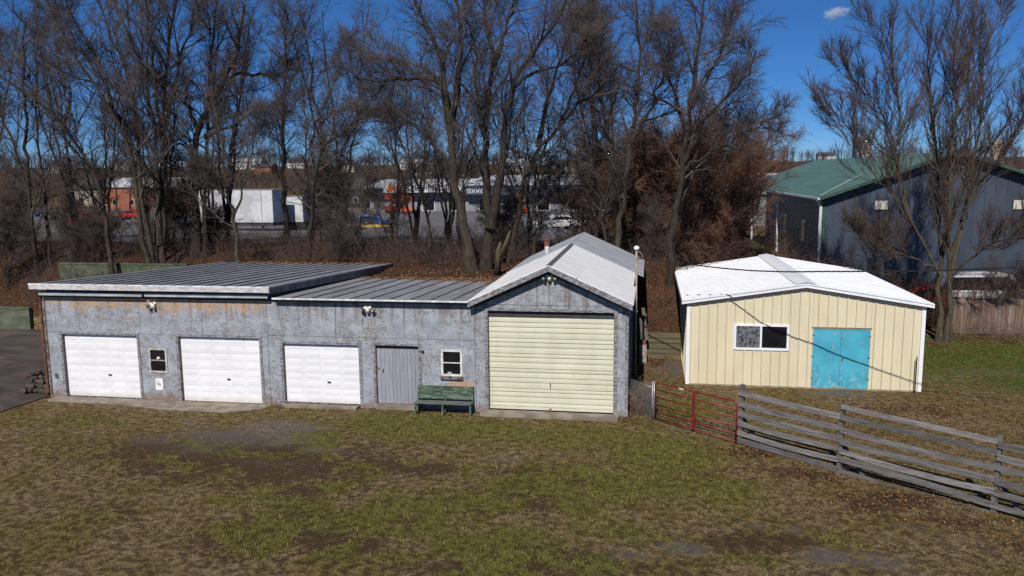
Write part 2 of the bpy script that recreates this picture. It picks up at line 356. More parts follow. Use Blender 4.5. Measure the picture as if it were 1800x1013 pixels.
def axis_pts(fine0, fine1, step, mids, lo, hi, n):
    a = np.arange(fine0, fine1 + 1e-6, step)
    l = fine0 - np.geomspace(step * 2, fine0 - lo, n)[::1]; h = fine1 + np.geomspace(step * 2, hi - fine1, n)
    return np.unique(np.concatenate([l, a, h]))
gx = axis_pts(-36, 24, .2, None, -3000, 3000, 52); gy = axis_pts(13.5, 46, .2, None, -60, 3500, 56)
# exact steps where the buildings are dug into the bank
gx = np.unique(np.concatenate([gx] + [np.array([a - .01, a + .01]) for a in (-22, -12.72, -5.72, -.42, 1.5, 9.9)]))
gy = np.unique(np.concatenate([gy] + [np.array([a - .005, a + .005]) for a in (33.6, 34.5, 37., 37.6, 38.8, 39.9)]))
GX, GY = np.meshgrid(gx, gy, indexing='ij'); GZ = terrain(GX, GY)
V = np.stack([GX, GY, GZ], -1).reshape(-1, 3); nx, ny = GX.shape
I = np.arange(nx * ny).reshape(nx, ny)
Q = np.stack([I[:-1, :-1], I[1:, :-1], I[1:, 1:], I[:-1, 1:]], -1).reshape(-1, 4)
def m_ground():
    m, n, b = new_mat('lawn_ground'); at = n.nodes.new('ShaderNodeAttribute'); at.attribute_name = 'cover'
    s = n.nodes.new('ShaderNodeSeparateColor'); n.links.new(at.outputs['Color'], s.inputs[0]); G, L, Dd = s.outputs[0], s.outputs[1], s.outputs[2]
    p = coords(n)
    n1 = noise(n, p, 1.7, 8, .7); n2 = noise(n, p, 4.6, 8, .74); n3 = noise(n, p, 17, 6, .72); n4 = noise(n, p, .5, 5, .6)
    straw = mixc(n, maprange(n, n2, .41, .58), (.255, .19, .10), (.10, .064, .03))
    straw2 = mixc(n, maprange(n, n2, .41, .58), (.20, .155, .052), (.08, .054, .019))
    straw = mixc(n, maprange(n, n4, .42, .60), straw, straw2)
    green = mixc(n, maprange(n, n2, .41, .60), (.155, .148, .034), (.066, .058, .015))
    def br(mask, k=1.0, a=.38, c=.62, nn=None):
        return maprange(n, mth(n, 'ADD', mask, mth(n, 'MULTIPLY', mth(n, 'SUBTRACT', nn if nn is not None else n1, .5), k)), a, c)
    mid = mth(n, 'MULTIPLY', mth(n, 'ADD', n1, n2), .5)
    c = mixc(n, br(G, 1.6, .3, .6, mid), straw, green)
    dirt = mixc(n, maprange(n, n3, .38, .62), (.10, .062, .034), (.036, .022, .012))
    c = mixc(n, mth(n, 'MULTIPLY', br(Dd, 2.2, .22, .86, n2), .85), c, dirt)
    moss = mixc(n, n3, (.075, .062, .018), (.035, .03, .01))
    c = mixc(n, mth(n, 'MULTIPLY', maprange(n, n1, .55, .66), .6), c, moss)
    grav = mixc(n, maprange(n, n3, .42, .6), (.225, .215, .215), (.08, .068, .06))
    gm = mth(n, 'MULTIPLY', br(at.outputs['Alpha'], 2.2, .34, .72, n2), mth(n, 'ADD', mth(n, 'MULTIPLY', maprange(n, n3, .38, .58), .75), .2))
    c = mixc(n, gm, c, grav)
    leaf = mixc(n, maprange(n, noise(n, p, 13, 8, .75), .42, .58), (.125, .062, .03), (.032, .02, .013))
    c = mixc(n, br(L, 1.8, .4, .72, mid), c, leaf)
    c = mixc(n, 1., c, mixc(n, maprange(n, n3, .3, .7), (.62, .62, .62), (1.28, 1.28, 1.28)), 'MULTIPLY')
    n.links.new(c, b.inputs['Base Color']); b.inputs['Roughness'].default_value = .95; b.inputs['Specular IOR Level'].default_value = .12
    bump(n, b, mth(n, 'ADD', n2, mth(n, 'MULTIPLY', n3, .6)), 1., .09); return m
gme = np_mesh('ground', V, Q, None, m_ground(), True)
mk = ground_masks(V[:, 0].astype(float), V[:, 1].astype(float))
ca = gme.color_attributes.new('cover', 'FLOAT_COLOR', 'POINT')
ca.data.foreach_set('color', np.stack([mk['green'], mk['leaf'], mk['dirt'], mk['gravel']], -1).astype(np.float32).ravel())
tag(link('ground', gme), 'patchy winter lawn with bare dirt, gravel and leaf litter', None, None, 'structure')

def sheet(name, poly, dz, m, step=2.0):
    """a sheet laid over the terrain inside a convex polygon (x, y)"""
    import bmesh
    xs = [p[0] for p in poly]; ys = [p[1] for p in poly]
    bm = bmesh.new(); bm.faces.new([bm.verts.new((p[0], p[1], 0)) for p in poly])
    for ax, lo, hi in ((0, min(xs), max(xs)), (1, min(ys), max(ys))):
        t = lo + step
        while t < hi:
            co = [0, 0, 0]; no = [0, 0, 0]; co[ax] = t; no[ax] = 1
            bmesh.ops.bisect_plane(bm, geom=bm.verts[:] + bm.edges[:] + bm.faces[:], plane_co=co, plane_no=no); t += step
    for v in bm.verts: v.co.z = tz(v.co.x, v.co.y) + dz
    me = bpy.data.meshes.new(name); bm.to_mesh(me); bm.free(); me.materials.append(m)
    o = link(name, me); return o
def m_drive():
    m, n, b = new_mat('stained_driveway'); p = coords(n)
    c = mixc(n, maprange(n, noise(n, coords(n, 'pos', (.4, 1.2, 1)), 1.2, 8), .35, .65), (.075, .06, .05), (.036, .03, .027))
    c = mixc(n, mth(n, 'MULTIPLY', maprange(n, noise(n, p, .5, 5), .5, .62), .7), c, (.105, .062, .052))
    c = mixc(n, maprange(n, noise(n, coords(n, 'pos', (.25, 2.2, 1)), 1.0, 6), .6, .68), c, (.12, .10, .085))
    n.links.new(c, b.inputs['Base Color']); b.inputs['Roughness'].default_value = .9; bump(n, b, noise(n, p, 40, 4), .4, .01); return m
tag(sheet('driveway', [(-60, 18), (-25.2, 21.2), (-22.05, 23.3), (-21.95, 25.15), (-21.95, 36.7), (-60, 36.7)], .035, m_drive(), .9), 'dark stained asphalt drive left of the garages', None, None, 'structure')
tag(sheet('parking_lot', [(-140, 51), (-6, 51), (2, 70), (2, 90), (-6, 160), (-140, 160)], .14, ASPH, 4.0), 'grey asphalt lot beyond the trees', None, None, 'structure')

# ------------------------------------------------------------------ grass, leaves
def grass():
    N = 190000
    x = rng.uniform(-27, 24, N); y = rng.uniform(14.5, 43, N)
    inview = np.abs((x + .17 * y) / y) < .74
    free = ~((x > -21.95) & (x < -.5) & (y > 25.2)) & ~((x > 1.35) & (x < 9.9) & (y > 29.95)) & ~((x < -21.9) & (y > 23.0 + np.clip(-22 - x, 0, 9) * -.7)) & ~((x > -21.6) & (x < -13) & (y > 24.25)) & ~((x > -5.4) & (x < -.9) & (y > 24.85))
    k = inview & free & (terrain(x, y) < .6); x = x[k]; y = y[k]
    mk = ground_masks(x, y); keep = rng.random(len(x)) < np.clip(.55 + .7 * mk['green'] - 1.3 * mk['gravel'] - .75 * mk['dirt'] - .6 * mk['leaf'], .05, 1) * np.clip(-.55 + 2.7 * fbm(x * 1.9, y * 1.9, 77, 4), .05, 1)
    x = x[keep]; y = y[keep]; g = mk['green'][keep]; T = len(x); B = 6
    gg = np.clip(g + (fbm(x * 1.3, y * 1.3, 55, 3) - .5) * 1.0, 0, 1)[:, None]
    lush = ((x > 9.5) & (y > 30))[:, None]
    X = x[:, None] + rng.normal(0, .05, (T, B)); Y = y[:, None] + rng.normal(0, .05, (T, B)); Z = terrain(X, Y)
    h = rng.uniform(.02, .055, (T, B)) * (1 + .45 * gg); az = rng.uniform(0, 6.283, (T, B)); lean = rng.uniform(.2, 1.3, (T, B)) * h
    wd = rng.uniform(.006, .012, (T, B)); wa = rng.uniform(0, 6.283, (T, B))
    P0 = np.stack([X - np.cos(wa) * wd, Y - np.sin(wa) * wd, Z - .01], -1); P1 = np.stack([X + np.cos(wa) * wd, Y + np.sin(wa) * wd, Z - .01], -1)
    P2 = np.stack([X + np.cos(az) * lean, Y + np.sin(az) * lean, Z + h], -1)
    V = np.stack([P0, P1, P2], 2).reshape(-1, 3); F = np.arange(len(V)).reshape(-1, 3)
    dead = rng.random((T, B)) > (.12 + .75 * gg)
    dead = np.where(lush, rng.random((T, B)) > .9, dead)
    tone = rng.uniform(.7, 1.3, (T, B, 1))
    cg = np.array([.15, .148, .034]); cl = np.array([.058, .105, .015]); cd = np.array([.25, .19, .098]); cb = np.array([.115, .077, .037])
    dd = np.where((rng.random((T, B)) < .55)[..., None], cd, cb)
    c = np.where(dead[..., None], dd, np.where(lush[..., None], cl, cg)) * tone
    C = np.repeat(c.reshape(-1, 3), 3, 0); C = np.concatenate([C, np.ones((len(C), 1))], 1)
    m, n, b = new_mat('grass_blades'); at = n.nodes.new('ShaderNodeAttribute'); at.attribute_name = 'tint'
    n.links.new(at.outputs['Color'], b.inputs['Base Color']); b.inputs['Roughness'].default_value = .9; b.inputs['Specular IOR Level'].default_value = .15
    me = np_mesh('grass', V, None, F, m); ca = me.color_attributes.new('tint', 'FLOAT_COLOR', 'POINT'); ca.data.foreach_set('color', C.astype(np.float32).ravel())
    tag(link('grass', me), 'short patchy grass of the yard, olive and straw coloured', None, None, 'stuff')
grass()
def leaves(name, x, y, label, zoff=.02, zfun=terrain, size=(.014, .034), cols=((.19, .085, .03), (.09, .042, .02), (.24, .14, .06))):
    N = len(x); z = zfun(x, y) + zoff; s = rng.uniform(*size, N); a = rng.uniform(0, 6.283, N); t = rng.normal(0, .35, (N, 2))
    dx = np.stack([np.cos(a) * s, np.sin(a) * s, t[:, 0] * s], -1); dy = np.stack([-np.sin(a) * s * .6, np.cos(a) * s * .6, t[:, 1] * s], -1)
    c = np.stack([x, y, z], -1); V = np.stack([c - dx, c - dy, c + dx, c + dy], 1).reshape(-1, 3); F = np.arange(4 * N).reshape(-1, 4)
    cc = np.array(cols)[rng.integers(0, len(cols), N)] * rng.uniform(.7, 1.3, (N, 1)); C = np.concatenate([np.repeat(cc, 4, 0), np.ones((4 * N, 1))], 1)
    m = bpy.data.materials.get('dead_leaves')
    if not m:
        m, n, b = new_mat('dead_leaves'); at = n.nodes.new('ShaderNodeAttribute'); at.attribute_name = 'tint'
        n.links.new(at.outputs['Color'], b.inputs['Base Color']); b.inputs['Roughness'].default_value = .85
    me = np_mesh(name, V, F, None, m); ca = me.color_attributes.new('tint', 'FLOAT_COLOR', 'POINT'); ca.data.foreach_set('color', C.astype(np.float32).ravel())
    return tag(link(name, me), label, None, None, 'stuff')
def leafpos():
    N = 190000; x = rng.uniform(-8, 24, N); y = rng.uniform(15, 42, N); m = ground_masks(x, y)['leaf']
    k = (rng.random(N) < m * 1.3 + .004) & (terrain(x, y) < .6) & ~((x > -21.95) & (x < -.5) & (y > 25.3)) & ~((x > 1.35) & (x < 9.9) & (y > 29.95))
    return x[k], y[k]
leaves('fallen_leaves', *leafpos(), 'brown fallen leaves scattered along the board fence and yard')
def bankpos():
    N = 45000; x = rng.uniform(-40, 14, N); y = rng.uniform(33.7, 52, N); k = (terrain(x, y) > .9) & (rng.random(N) < .8); return x[k], y[k]
leaves('leaf_litter', *bankpos(), 'brown leaf litter on the wooded bank behind the buildings', .02, terrain, (.025, .06), ((.20, .10, .045), (.09, .048, .026), (.15, .085, .045)))
# ================================================================== grey garage building
F = 25.40           # front plane
T = .16             # wall thickness at the openings
GB = empty('garage_building', (-11.2, F, 0), 0, 'long peeling blue-grey garage row with a gabled bay at its right end', 'garage')
GBO = Vector((-11.2, F, 0))
def part(mb, name, m, parent, smooth=False):
    """mesh in world coordinates under the building or one of its parts"""
    o = mb.build(name, m, None, smooth); o.parent = parent
    if parent is GB: o.matrix_parent_inverse = Matrix.Translation(-GBO)
    return o
# bodies behind the sheets (slanted tops)
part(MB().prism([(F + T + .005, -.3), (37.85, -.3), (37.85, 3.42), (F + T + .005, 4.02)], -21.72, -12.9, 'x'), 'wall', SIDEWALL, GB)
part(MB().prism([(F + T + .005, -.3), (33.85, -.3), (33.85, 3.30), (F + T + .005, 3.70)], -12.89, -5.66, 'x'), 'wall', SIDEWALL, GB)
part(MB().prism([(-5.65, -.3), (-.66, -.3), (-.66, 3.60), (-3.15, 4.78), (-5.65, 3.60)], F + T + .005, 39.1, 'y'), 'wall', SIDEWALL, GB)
G = .013
def sheet_box(x0, x1, z0, z1, holes=()):
    mb = MB(); x0 += G / 2; x1 -= G / 2; z0 += G / 2; z1 -= G / 2
    if not holes: mb.box(x0, x1, F, F + T, z0, z1)
    else:
        a, b_, c, d = holes[0]
        mb.box(x0, a, F, F + T, z0, z1); mb.box(b_, x1, F, F + T, z0, z1); mb.box(a, b_, F, F + T, z0, c); mb.box(a, b_, F, F + T, d, z1)
    return part(mb, 'siding_sheet', SID, GB)
D1 = (-21.13, -18.08, 2.36); D2 = (-16.48, -13.36, 2.38); D3 = (-12.52, -9.72, 2.23); MD = (-9.15, -7.60, 2.25); RD = (-5.23, -1.04, 3.52)
W1 = (-17.62, -17.0, 1.07, 1.88); W2 = (-6.78, -6.15, 1.31, 2.12)
top = 3.72; J = 2.42
for a, b_ in zip((-21.76, -20.36, -17.94, -15.5), (-20.36, -17.94, -15.5, -13.04)): sheet_box(a, b_, J, top)
for a, b_ in zip((-13.04, -10.53, -8.1), (-10.53, -8.1, -5.65)): sheet_box(a, b_, 2.50, top)
sheet_box(-21.76, D1[0], -.1, J); sheet_box(D1[0], D1[1], D1[2], J); sheet_box(D1[1], D2[0], -.1, J, [W1])
sheet_box(D2[0], D2[1], D2[2], J); sheet_box(D2[1], -13.04, -.1, J); sheet_box(-13.04, D3[0], -.1, 2.50)
sheet_box(D3[0], -10.53, D3[2], 2.50); sheet_box(-10.53, D3[1], D3[2], 2.50); sheet_box(D3[1], MD[0], -.1, 2.50)
sheet_box(MD[0], MD[1], MD[2], 2.50); sheet_box(MD[1], -5.65, -.1, 2.50, [W2])
# gabled bay
sheet_box(-5.65, RD[0], -.1, RD[2]); sheet_box(RD[1], -.65, -.1, RD[2])
def rz(x): return 4.86 - abs(x + 3.15) * .452
for x0, x1 in ((-5.65, -3.10), (-3.10, -.65)):
    x0 += G / 2; x1 -= G / 2
    part(MB().box(x0, x1, F, F + T, RD[2] + G, 3.72), 'siding_sheet', SID, GB)
    top_pts = [(x0, 3.72 + G), (x1, 3.72 + G), (x1, max(rz(x1), 3.73 + G))] + ([(-3.15, 4.86)] if x0 < -3.15 < x1 else []) + [(x0, max(rz(x0), 3.73 + G))]
    part(MB().prism(top_pts, F, F + T, 'y'), 'siding_sheet', SID, GB)
part(MB().box(-3.27, -2.98, F - .012, F - .001, 3.75, 4.55), 'batten', SID, GB)
# corner boards, casings
for x0, x1 in ((-21.80, -21.70),): part(MB().box(x0, x1, F - .025, F - .002, -.08, 3.70), 'corner_board', SILLM, GB)
part(MB().box(-.70, -.60, F - .022, F - .002, .1, 3.60), 'corner_board', TRIM, GB)
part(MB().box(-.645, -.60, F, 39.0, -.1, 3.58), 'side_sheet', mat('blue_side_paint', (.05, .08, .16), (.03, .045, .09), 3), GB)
def casing(a, b_, h, z0=-.05, w_=.085, m=TRIM):
    for x0, x1, q0, q1 in ((a - w_, a + .012, z0, h), (b_ - .012, b_ + w_, z0, h), (a - w_, b_ + w_, h + .003, h + w_)):
        part(MB().box(x0, x1, F - .028, F - .002, q0, q1), 'casing', m, GB)
    for x0, x1 in ((a, a + .03), (b_ - .03, b_)): part(MB().box(x0 + .001, x1 - .001, F + .003, F + T - .01, z0, h - .001), 'jamb', SILLM, GB)
for d in (D1, D2, D3): casing(*d)
casing(MD[0], MD[1], MD[2], .05, .075); casing(RD[0], RD[1], RD[2], .1, .09)
# overhead doors
pan_cache = {}
def raised(wd, ht):
    k = (round(wd, 3), round(ht, 3))
    if k not in pan_cache:
        a, b_, i, d = wd / 2, ht / 2, .026, .0045
        v = [(-a, 0, -b_), (a, 0, -b_), (a, 0, b_), (-a, 0, b_), (-a + i, -d, -b_ + i), (a - i, -d, -b_ + i), (a - i, -d, b_ - i), (-a + i, -d, b_ - i)]
        mb = MB().add(v, [(4, 5, 6, 7), (0, 1, 5, 4), (1, 2, 6, 5), (2, 3, 7, 6), (3, 0, 4, 7)])
        pan_cache[k] = mb.build('panel', DOORW, me_only=True)
    return pan_cache[k]
def overhead(a, b_, z0, z1, cols, rows=8):
    y = F + .10; door = part(MB().box(a + .032, b_ - .032, y + .012, y + .045, z0, z1 - .002), 'garage_door', DOORW, GB)
    n = rows // 2; H = (z1 - z0) / n; W = b_ - a - .064
    for k in range(n):
        s = part(MB().box(a + .034, b_ - .034, y, y + .011, z0 + k * H + .006, z0 + (k + 1) * H - .006), 'door_section', DOORW, door)
    for k in range(rows):
        for j in range(cols):
            cw = W / cols; ch = H / 2
            o = link('panel', raised(cw * .80, ch * .60), door)
            o.location = (a + .032 + (j + .5) * cw, y - .001, z0 + (k + .5) * ch)
    hx = a + .032 + W * .585; hz = z0 + (z1 - z0) * .36
    part(MB().box(hx - .06, hx + .06, y - .05, y - .018, hz - .018, hz + .018), 'handle', DARKM, door)
    part(MB().box(a + .03, b_ - .03, y - .03, y + .02, z0 - .05, z0 - .004), 'weather_strip', SILLM, door)
    return door
overhead(D1[0], D1[1], .02, D1[2], 5); overhead(D2[0], D2[1], .0, D2[2], 5); overhead(D3[0], D3[1], .12, D3[2], 4)
# roll-up door of slats
y = F + .11
rd = part(MB().box(RD[0] + .03, RD[1] - .03, y + .035, y + .05, .2, RD[2]), 'roll_up_door', SILLM, GB)
z = .26; k = 0
hs = [.13, .19, .15, .11, .20, .15, .17, .12, .19, .16, .12, .20, .15, .13, .19, .16, .15, .16]
for k, h in enumerate(hs):
    h = h * (3.30 - .26) / sum(hs)
    part(MB().prism([(y + .028, z), (y + .002, z + .008), (y - .004, z + h * .5), (y, z + h - .014), (y + .028, z + h - .011)], RD[0] + .035, RD[1] - .035, 'x'), 'slat', ROLLY, rd)
    z += h
part(MB().box(RD[0] + .034, RD[1] - .034, y - .012, y + .027, .17, .255), 'bottom_bar', ROLLY, rd)
part(MB().tube([(-3.15, y - .03, .98), (-3.15, y - .05, 1.04), (-3.15, y - .03, 1.10)], .014, 6), 'handle', DARKM, rd)
part(MB().tube([(-3.15, y - .02, .85), (-3.15, y - .02, .98)], .006, 5), 'pull_rope', DARKM, rd)
part(MB().box(-3.19, -3.11, y - .03, y - .013, .2, .235), 'latch', RUST, rd)
part(MB().box(RD[0] + .001, RD[1] - .001, F + .09, F + T - .003, 3.31, 3.515), 'header', BODY, GB)
# plank door
pd = part(MB().box(MD[0] + .03, MD[1] - .03, F + .10, F + .13, .20, 2.1), 'plank_door', BODY, GB)
xs = np.linspace(MD[0] + .033, MD[1] - .033, 12)
for a, b_ in zip(xs[:-1], xs[1:]):
    part(MB().box(a + .003, b_ - .003, F + .07 + random.uniform(0, .008), F + .099, .20 + random.uniform(0, .015), 2.12), 'plank', PLANK, pd)
part(MB().box(-9.10, -9.02, F + .05, F + .069, 1.38, 1.46), 'lock_hasp', mat('brass', (.45, .33, .10), rough=.4, metal=.6), pd)
part(MB().tube([(-8.90, F + .066, 1.42), (-8.90, F + .03, 1.40), (-8.90, F + .03, 1.30), (-8.90, F + .066, 1.28)], .012, 6), 'handle', DARKM, pd)
part(MB().box(MD[0], MD[1], F - .10, F + T, .02, .185), 'threshold', CONC, GB)
part(MB().box(MD[0] + .001, MD[1] - .001, F + .09, F + T - .003, 2.13, 2.247), 'header', BODY, GB)
# windows
def window(wx, m, sill=True):
    a, b_, c, d = wx
    wdo = part(MB().box(a + .001, b_ - .001, F + .10, F + .14, c + .001, d - .001), 'window', BODY, GB)
    for x0, x1, q0, q1 in ((a - .05, a + .02, c - .04, d + .04), (b_ - .02, b_ + .05, c - .04, d + .04), (a + .021, b_ - .021, d - .02, d + .045), (a + .021, b_ - .021, c - .05, c + .02)):
        part(MB().box(x0, x1, F - .03, F + .03, q0, q1), 'frame', m, wdo)
    mid = (c + d) / 2
    part(MB().box(a + .021, b_ - .021, F - .002, F + .025, mid - .018, mid + .018), 'meeting_rail', m, wdo)
    for q0, q1 in ((c + .021, mid - .019), (mid + .019, d - .021)): part(MB().box(a + .022, b_ - .022, F + .012, F + .02, q0, q1), 'pane', GLASS, wdo)
    return wdo
w1 = window(W1, SASH); w2 = window(W2, WSASH)
part(MB().box(-6.86, -6.08, F - .09, F - .001, 1.16, 1.265), 'window_sill', SILLM, GB)
part(MB().lathe([(.001, 0), (.055, .01), (.07, .05), (.05, .10), (.001, .11)], (-17.30, F + .008, 1.50), (0, 0, 1), 10), 'white_ornament', LAMPW, w1, True)
part(MB().box(-6.62, -6.48, F + .004, F + .011, 1.335, 1.40), 'pale_box', mat('pale_green_box', (.35, .5, .48)), w2)
part(MB().lathe([(.03, 0), (.05, .02), (.05, .05), (.03, .07)], (-7.46, F - .07, 2.08), (0, 1, 0), 8), 'knob', DARKM, GB)
part(MB().box(-21.52, -21.42, F - .05, F - .003, .70, .86), 'socket_box', LAMPG, GB)
part(MB().box(-12.80, -12.46, F - .012, F - .001, .02, .16), 'repair_board', TRIM, GB)
part(MB().box(-13.30, -13.08, F - .010, F - .001, 1.35, 1.68), 'repair_board', SID, GB)
# left roof: high front fascia, gutter, standing-seam panels falling to the back
lr = part(MB().prism([(25.06, 4.05), (38.2, 3.38), (38.2, 3.50), (25.06, 4.20)], -21.9, -12.74, 'x'), 'roof', BODY, GB)
def slope(y, y0=25.03, z0=4.235, y1=38.3, z1=3.57): return z0 + (z1 - z0) * (y - y0) / (y1 - y0)
nP = 15; xs = np.linspace(-21.93, -12.72, nP + 1)
for a, b_ in zip(xs[:-1], xs[1:]):
    part(MB().prism([(25.03, slope(25.03) - .03), (38.3, slope(38.3) - .03), (38.3, slope(38.3)), (25.03, slope(25.03))], a + .004, b_ - .004, 'x'), 'roof_panel', ROOFG, lr)
for a in xs[1:-1]:
    part(MB().prism([(25.032, slope(25.032) + .001), (38.29, slope(38.29) + .001), (38.29, slope(38.29) + .035), (25.032, slope(25.032) + .035)], a - .011, a + .011, 'x'), 'seam', SEAM, lr)
part(MB().box(-21.95, -12.71, 24.985, 25.028, 4.055, 4.21), 'fascia', TRIMW, lr)
part(MB().box(-21.96, -12.70, 24.98, 25.06, 4.212, 4.262), 'drip_edge', DRIP, lr)
part(MB().prism([(25.0, 4.02), (38.28, 3.21), (38.28, 3.545), (25.0, 4.205)], -12.715, -12.68, 'x'), 'side_parapet', mat('parapet_paint', (.14, .155, .18), (.09, .095, .11), 2.5), lr)
gut = [(-21.72, 3.93), (-17.6, 3.935), (-17.5, 3.945), (-12.85, 3.955)]
for (xa, za), (xb, zb) in ((gut[0], gut[1]), (gut[2], gut[3])):
    mb = MB()
    for w_ in (0,):
        pr = [(0, 0), (-.02, -.11), (.05, -.14), (.13, -.13), (.13, 0), (.118, 0), (.118, -.118), (.055, -.127), (-.008, -.10), (.012, 0)]
        vs = [(xa, 25.16 + p[0], za + p[1]) for p in pr] + [(xb, 25.16 + p[0], zb + p[1]) for p in pr]; n = len(pr)
        mb.add(vs, [(i, (i + 1) % n, n + (i + 1) % n, n + i) for i in range(n)])
    part(mb, 'gutter', GUTTER, GB)
part(MB().tube([(-21.78, 25.24, 3.85), (-21.82, 25.34, 3.70), (-21.86, 25.36, 3.5), (-21.86, 25.36, .15), (-21.9, 25.2, .03)], .045, 8), 'downspout', RUST, GB)
# middle roof
mr = part(MB().prism([(25.2, 3.74), (33.9, 3.30), (33.9, 3.40), (25.2, 3.83)], -12.67, -5.72, 'x'), 'roof', BODY, GB)
def slope2(y): return 3.865 + (3.44 - 3.865) * (y - 25.12) / (33.95 - 25.12)
xs = np.linspace(-12.67, -5.70, 11)
for a, b_ in zip(xs[:-1], xs[1:]):
    part(MB().prism([(25.15, slope2(25.15) - .03), (33.95, slope2(33.95) - .03), (33.95, slope2(33.95)), (25.15, slope2(25.15))], a + .004, b_ - .004, 'x'), 'roof_panel', ROOFM, mr)
for a in xs[1:-1]:
    part(MB().prism([(25.155, slope2(25.155) + .001), (33.94, slope2(33.94) + .001), (33.94, slope2(33.94) + .032), (25.155, slope2(25.155) + .032)], a - .011, a + .011, 'x'), 'seam', SEAM, mr)
part(MB().box(-12.675, -5.70, 25.10, 25.149, 3.815, 3.872), 'drip_edge', DRIP, mr)
part(MB().box(-12.67, -5.70, 25.30, F - .002, 3.735, 3.80), 'fascia', SILLM, mr)
# gable roof: front half and wider rear half
gr = part(MB().prism([(-5.6, 3.72), (-3.15, 4.83), (-.62, 3.72), (-.62, 3.64), (-3.15, 4.75), (-5.6, 3.64)], 25.3, 39.0, 'y'), 'roof', BODY, GB)
def gslab(y0, y1, xl, xr, m, dz=0, name='roof_sheet', lift=0):
    for sx, xe in ((-1, xl), (1, xr)):
        n = max(1, int(round(abs(xe + 3.15) / .85)))
        ex = np.linspace(-3.15 + sx * .012, xe, n + 1)
        za = 5.085 + dz - abs(ex[0] + 3.15) * .455; 
        f = lambda x: 5.09 + dz - abs(x + 3.15) * .455
        for a, b_ in zip(ex[:-1], ex[1:]):
            b2 = b_ + sx * .03
            part(MB().add([(a, y0, f(a)), (b2, y0, f(b2) + .004), (b2, y1, f(b2) + .004), (a, y1, f(a)), (a, y0, f(a) - .03), (b2, y0, f(b2) - .026), (b2, y1, f(b2) - .026), (a, y1, f(a) - .03)],
                 [(0, 1, 2, 3) if sx > 0 else (3, 2, 1, 0), (4, 7, 6, 5), (0, 4, 5, 1), (1, 5, 6, 2), (2, 6, 7, 3), (3, 7, 4, 0)]), name, m, gr)
gslab(25.06, 29.0, -5.80, -.47, ROOFW); gslab(29.01, 32.8, -5.80, -.55, ROOFW, -.004); gslab(32.81, 39.25, -5.85, -.22, ROOFD, .015)
for sx in (-1, 1):
    xe = -5.80 if sx < 0 else -.47
    pts = [(-3.15, 5.055), (xe, 5.055 - abs(xe + 3.15) * .455), (xe, 5.055 - abs(xe + 3.15) * .455 - .17), (-3.15, 4.885)]
    part(MB().prism(pts, 25.02 + sx * .002, 25.056 + sx * .002, 'y'), 'bargeboard', TRIM, gr)
    pts = [(-3.15, 4.96), (xe, 4.96 - abs(xe + 3.15) * .455), (xe, 4.96 - abs(xe + 3.15) * .455 - .10), (-3.15, 4.86)]
    part(MB().prism(pts, 25.06, F - .003, 'y'), 'soffit', BODY, gr)
for a, b_ in ((25.06, 32.8), (32.81, 39.25)): part(MB().prism([(-3.25, 5.052), (-3.15, 5.105), (-3.05, 5.052), (-3.15, 5.098)], a, b_, 'y'), 'ridge_cap', RIDGE, gr)
ch = part(MB().lathe([(.10, 0), (.10, .42)], (-4.35, 34.2, 4.45), (0, 0, 1), 10), 'chimney', mat('flue_white', (.7, .68, .66)), gr)
part(MB().lathe([(.12, 0), (.12, .22), (.15, .24), (.15, .27), (.04, .34)], (-4.35, 34.2, 4.872), (0, 0, 1), 10), 'flue_cap', RUST, ch)
# concrete aprons
tag(MB().prism([(-21.5, 24.85), (-18.5, 24.72), (-16.5, 24.36), (-14.3, 24.3), (-13.1, 24.85), (-13.02, F - .032), (-21.5, F - .032)], -.15, .012, 'z').build('concrete_apron', CONC), 'long concrete apron in front of the two left garage doors', None, None, 'structure')
tag(MB().prism([(-5.42, 24.93), (-.90, 24.84), (-.86, F - .032), (-5.42, F - .032)], -.1, .165, 'z').build('concrete_apron', CONC), 'concrete apron in front of the cream roll-up door', None, None, 'structure')
tag(MB().box(-12.4, -9.8, 25.12, F - .032, -.1, .10).build('concrete_sill', CONC), 'narrow concrete sill under the third garage door', None, None, 'structure')

# floodlights
def floodlight(x, z, label, heads):
    f = empty('floodlight', (x, F, z), 0, label, 'light', 'floodlights over the garage doors')
    def P(mb, name, m): o = mb.build(name, m, f, True); return o
    P(MB().lathe([(.065, -.001), (.065, -.035), (.03, -.05)], (0, 0, 0), (0, 1, 0), 12), 'base', LAMPW)
    P(MB().box(-.055, .055, -.17, -.045, -.16, .0), 'sensor', LAMPW)
    for sx in heads:
        d = Vector((sx * .62, -.55, -.45)).normalized(); o = Vector((sx * .05, -.07, .02))
        h = P(MB().lathe([(.03, 0), (.045, .05), (.05, .12), (.085, .22), (.09, .24)], o, d, 12), 'lamp_head', LAMPG)
        P(MB().lathe([(.034, -.01), (.05, .05), (.052, .11)], o, d, 12), 'socket', LAMPW)
        P(MB().lathe([(.07, .228), (.06, .245), (.001, .25)], o, d, 12), 'bulb_face', LAMPW)
    return f
floodlight(-17.28, 3.55, 'white floodlight with one lamp under the left gutter', (-1,))
floodlight(-9.32, 3.56, 'white twin floodlight between the third garage door and plank door', (-1, 1))
floodlight(-3.14, 4.72, 'white twin floodlight under the gable peak', (-1, 1))
pn = empty('notice', (-17.34, F - .006, .60), 0, 'white paper notice stapled under the small left window', 'notice')
MB().box(-.145, .145, -.003, .003, -.21, .21).build('sheet', PAPER, pn); MB().add([(-.07, -.0035, -.03), (.0, -.0035, -.05), (.08, -.0035, -.06), (.06, -.0035, .0), (-.02, -.0035, .05), (-.08, -.0035, .02)], [(0, 1, 2, 3, 4, 5)]).build('print', INK, pn)
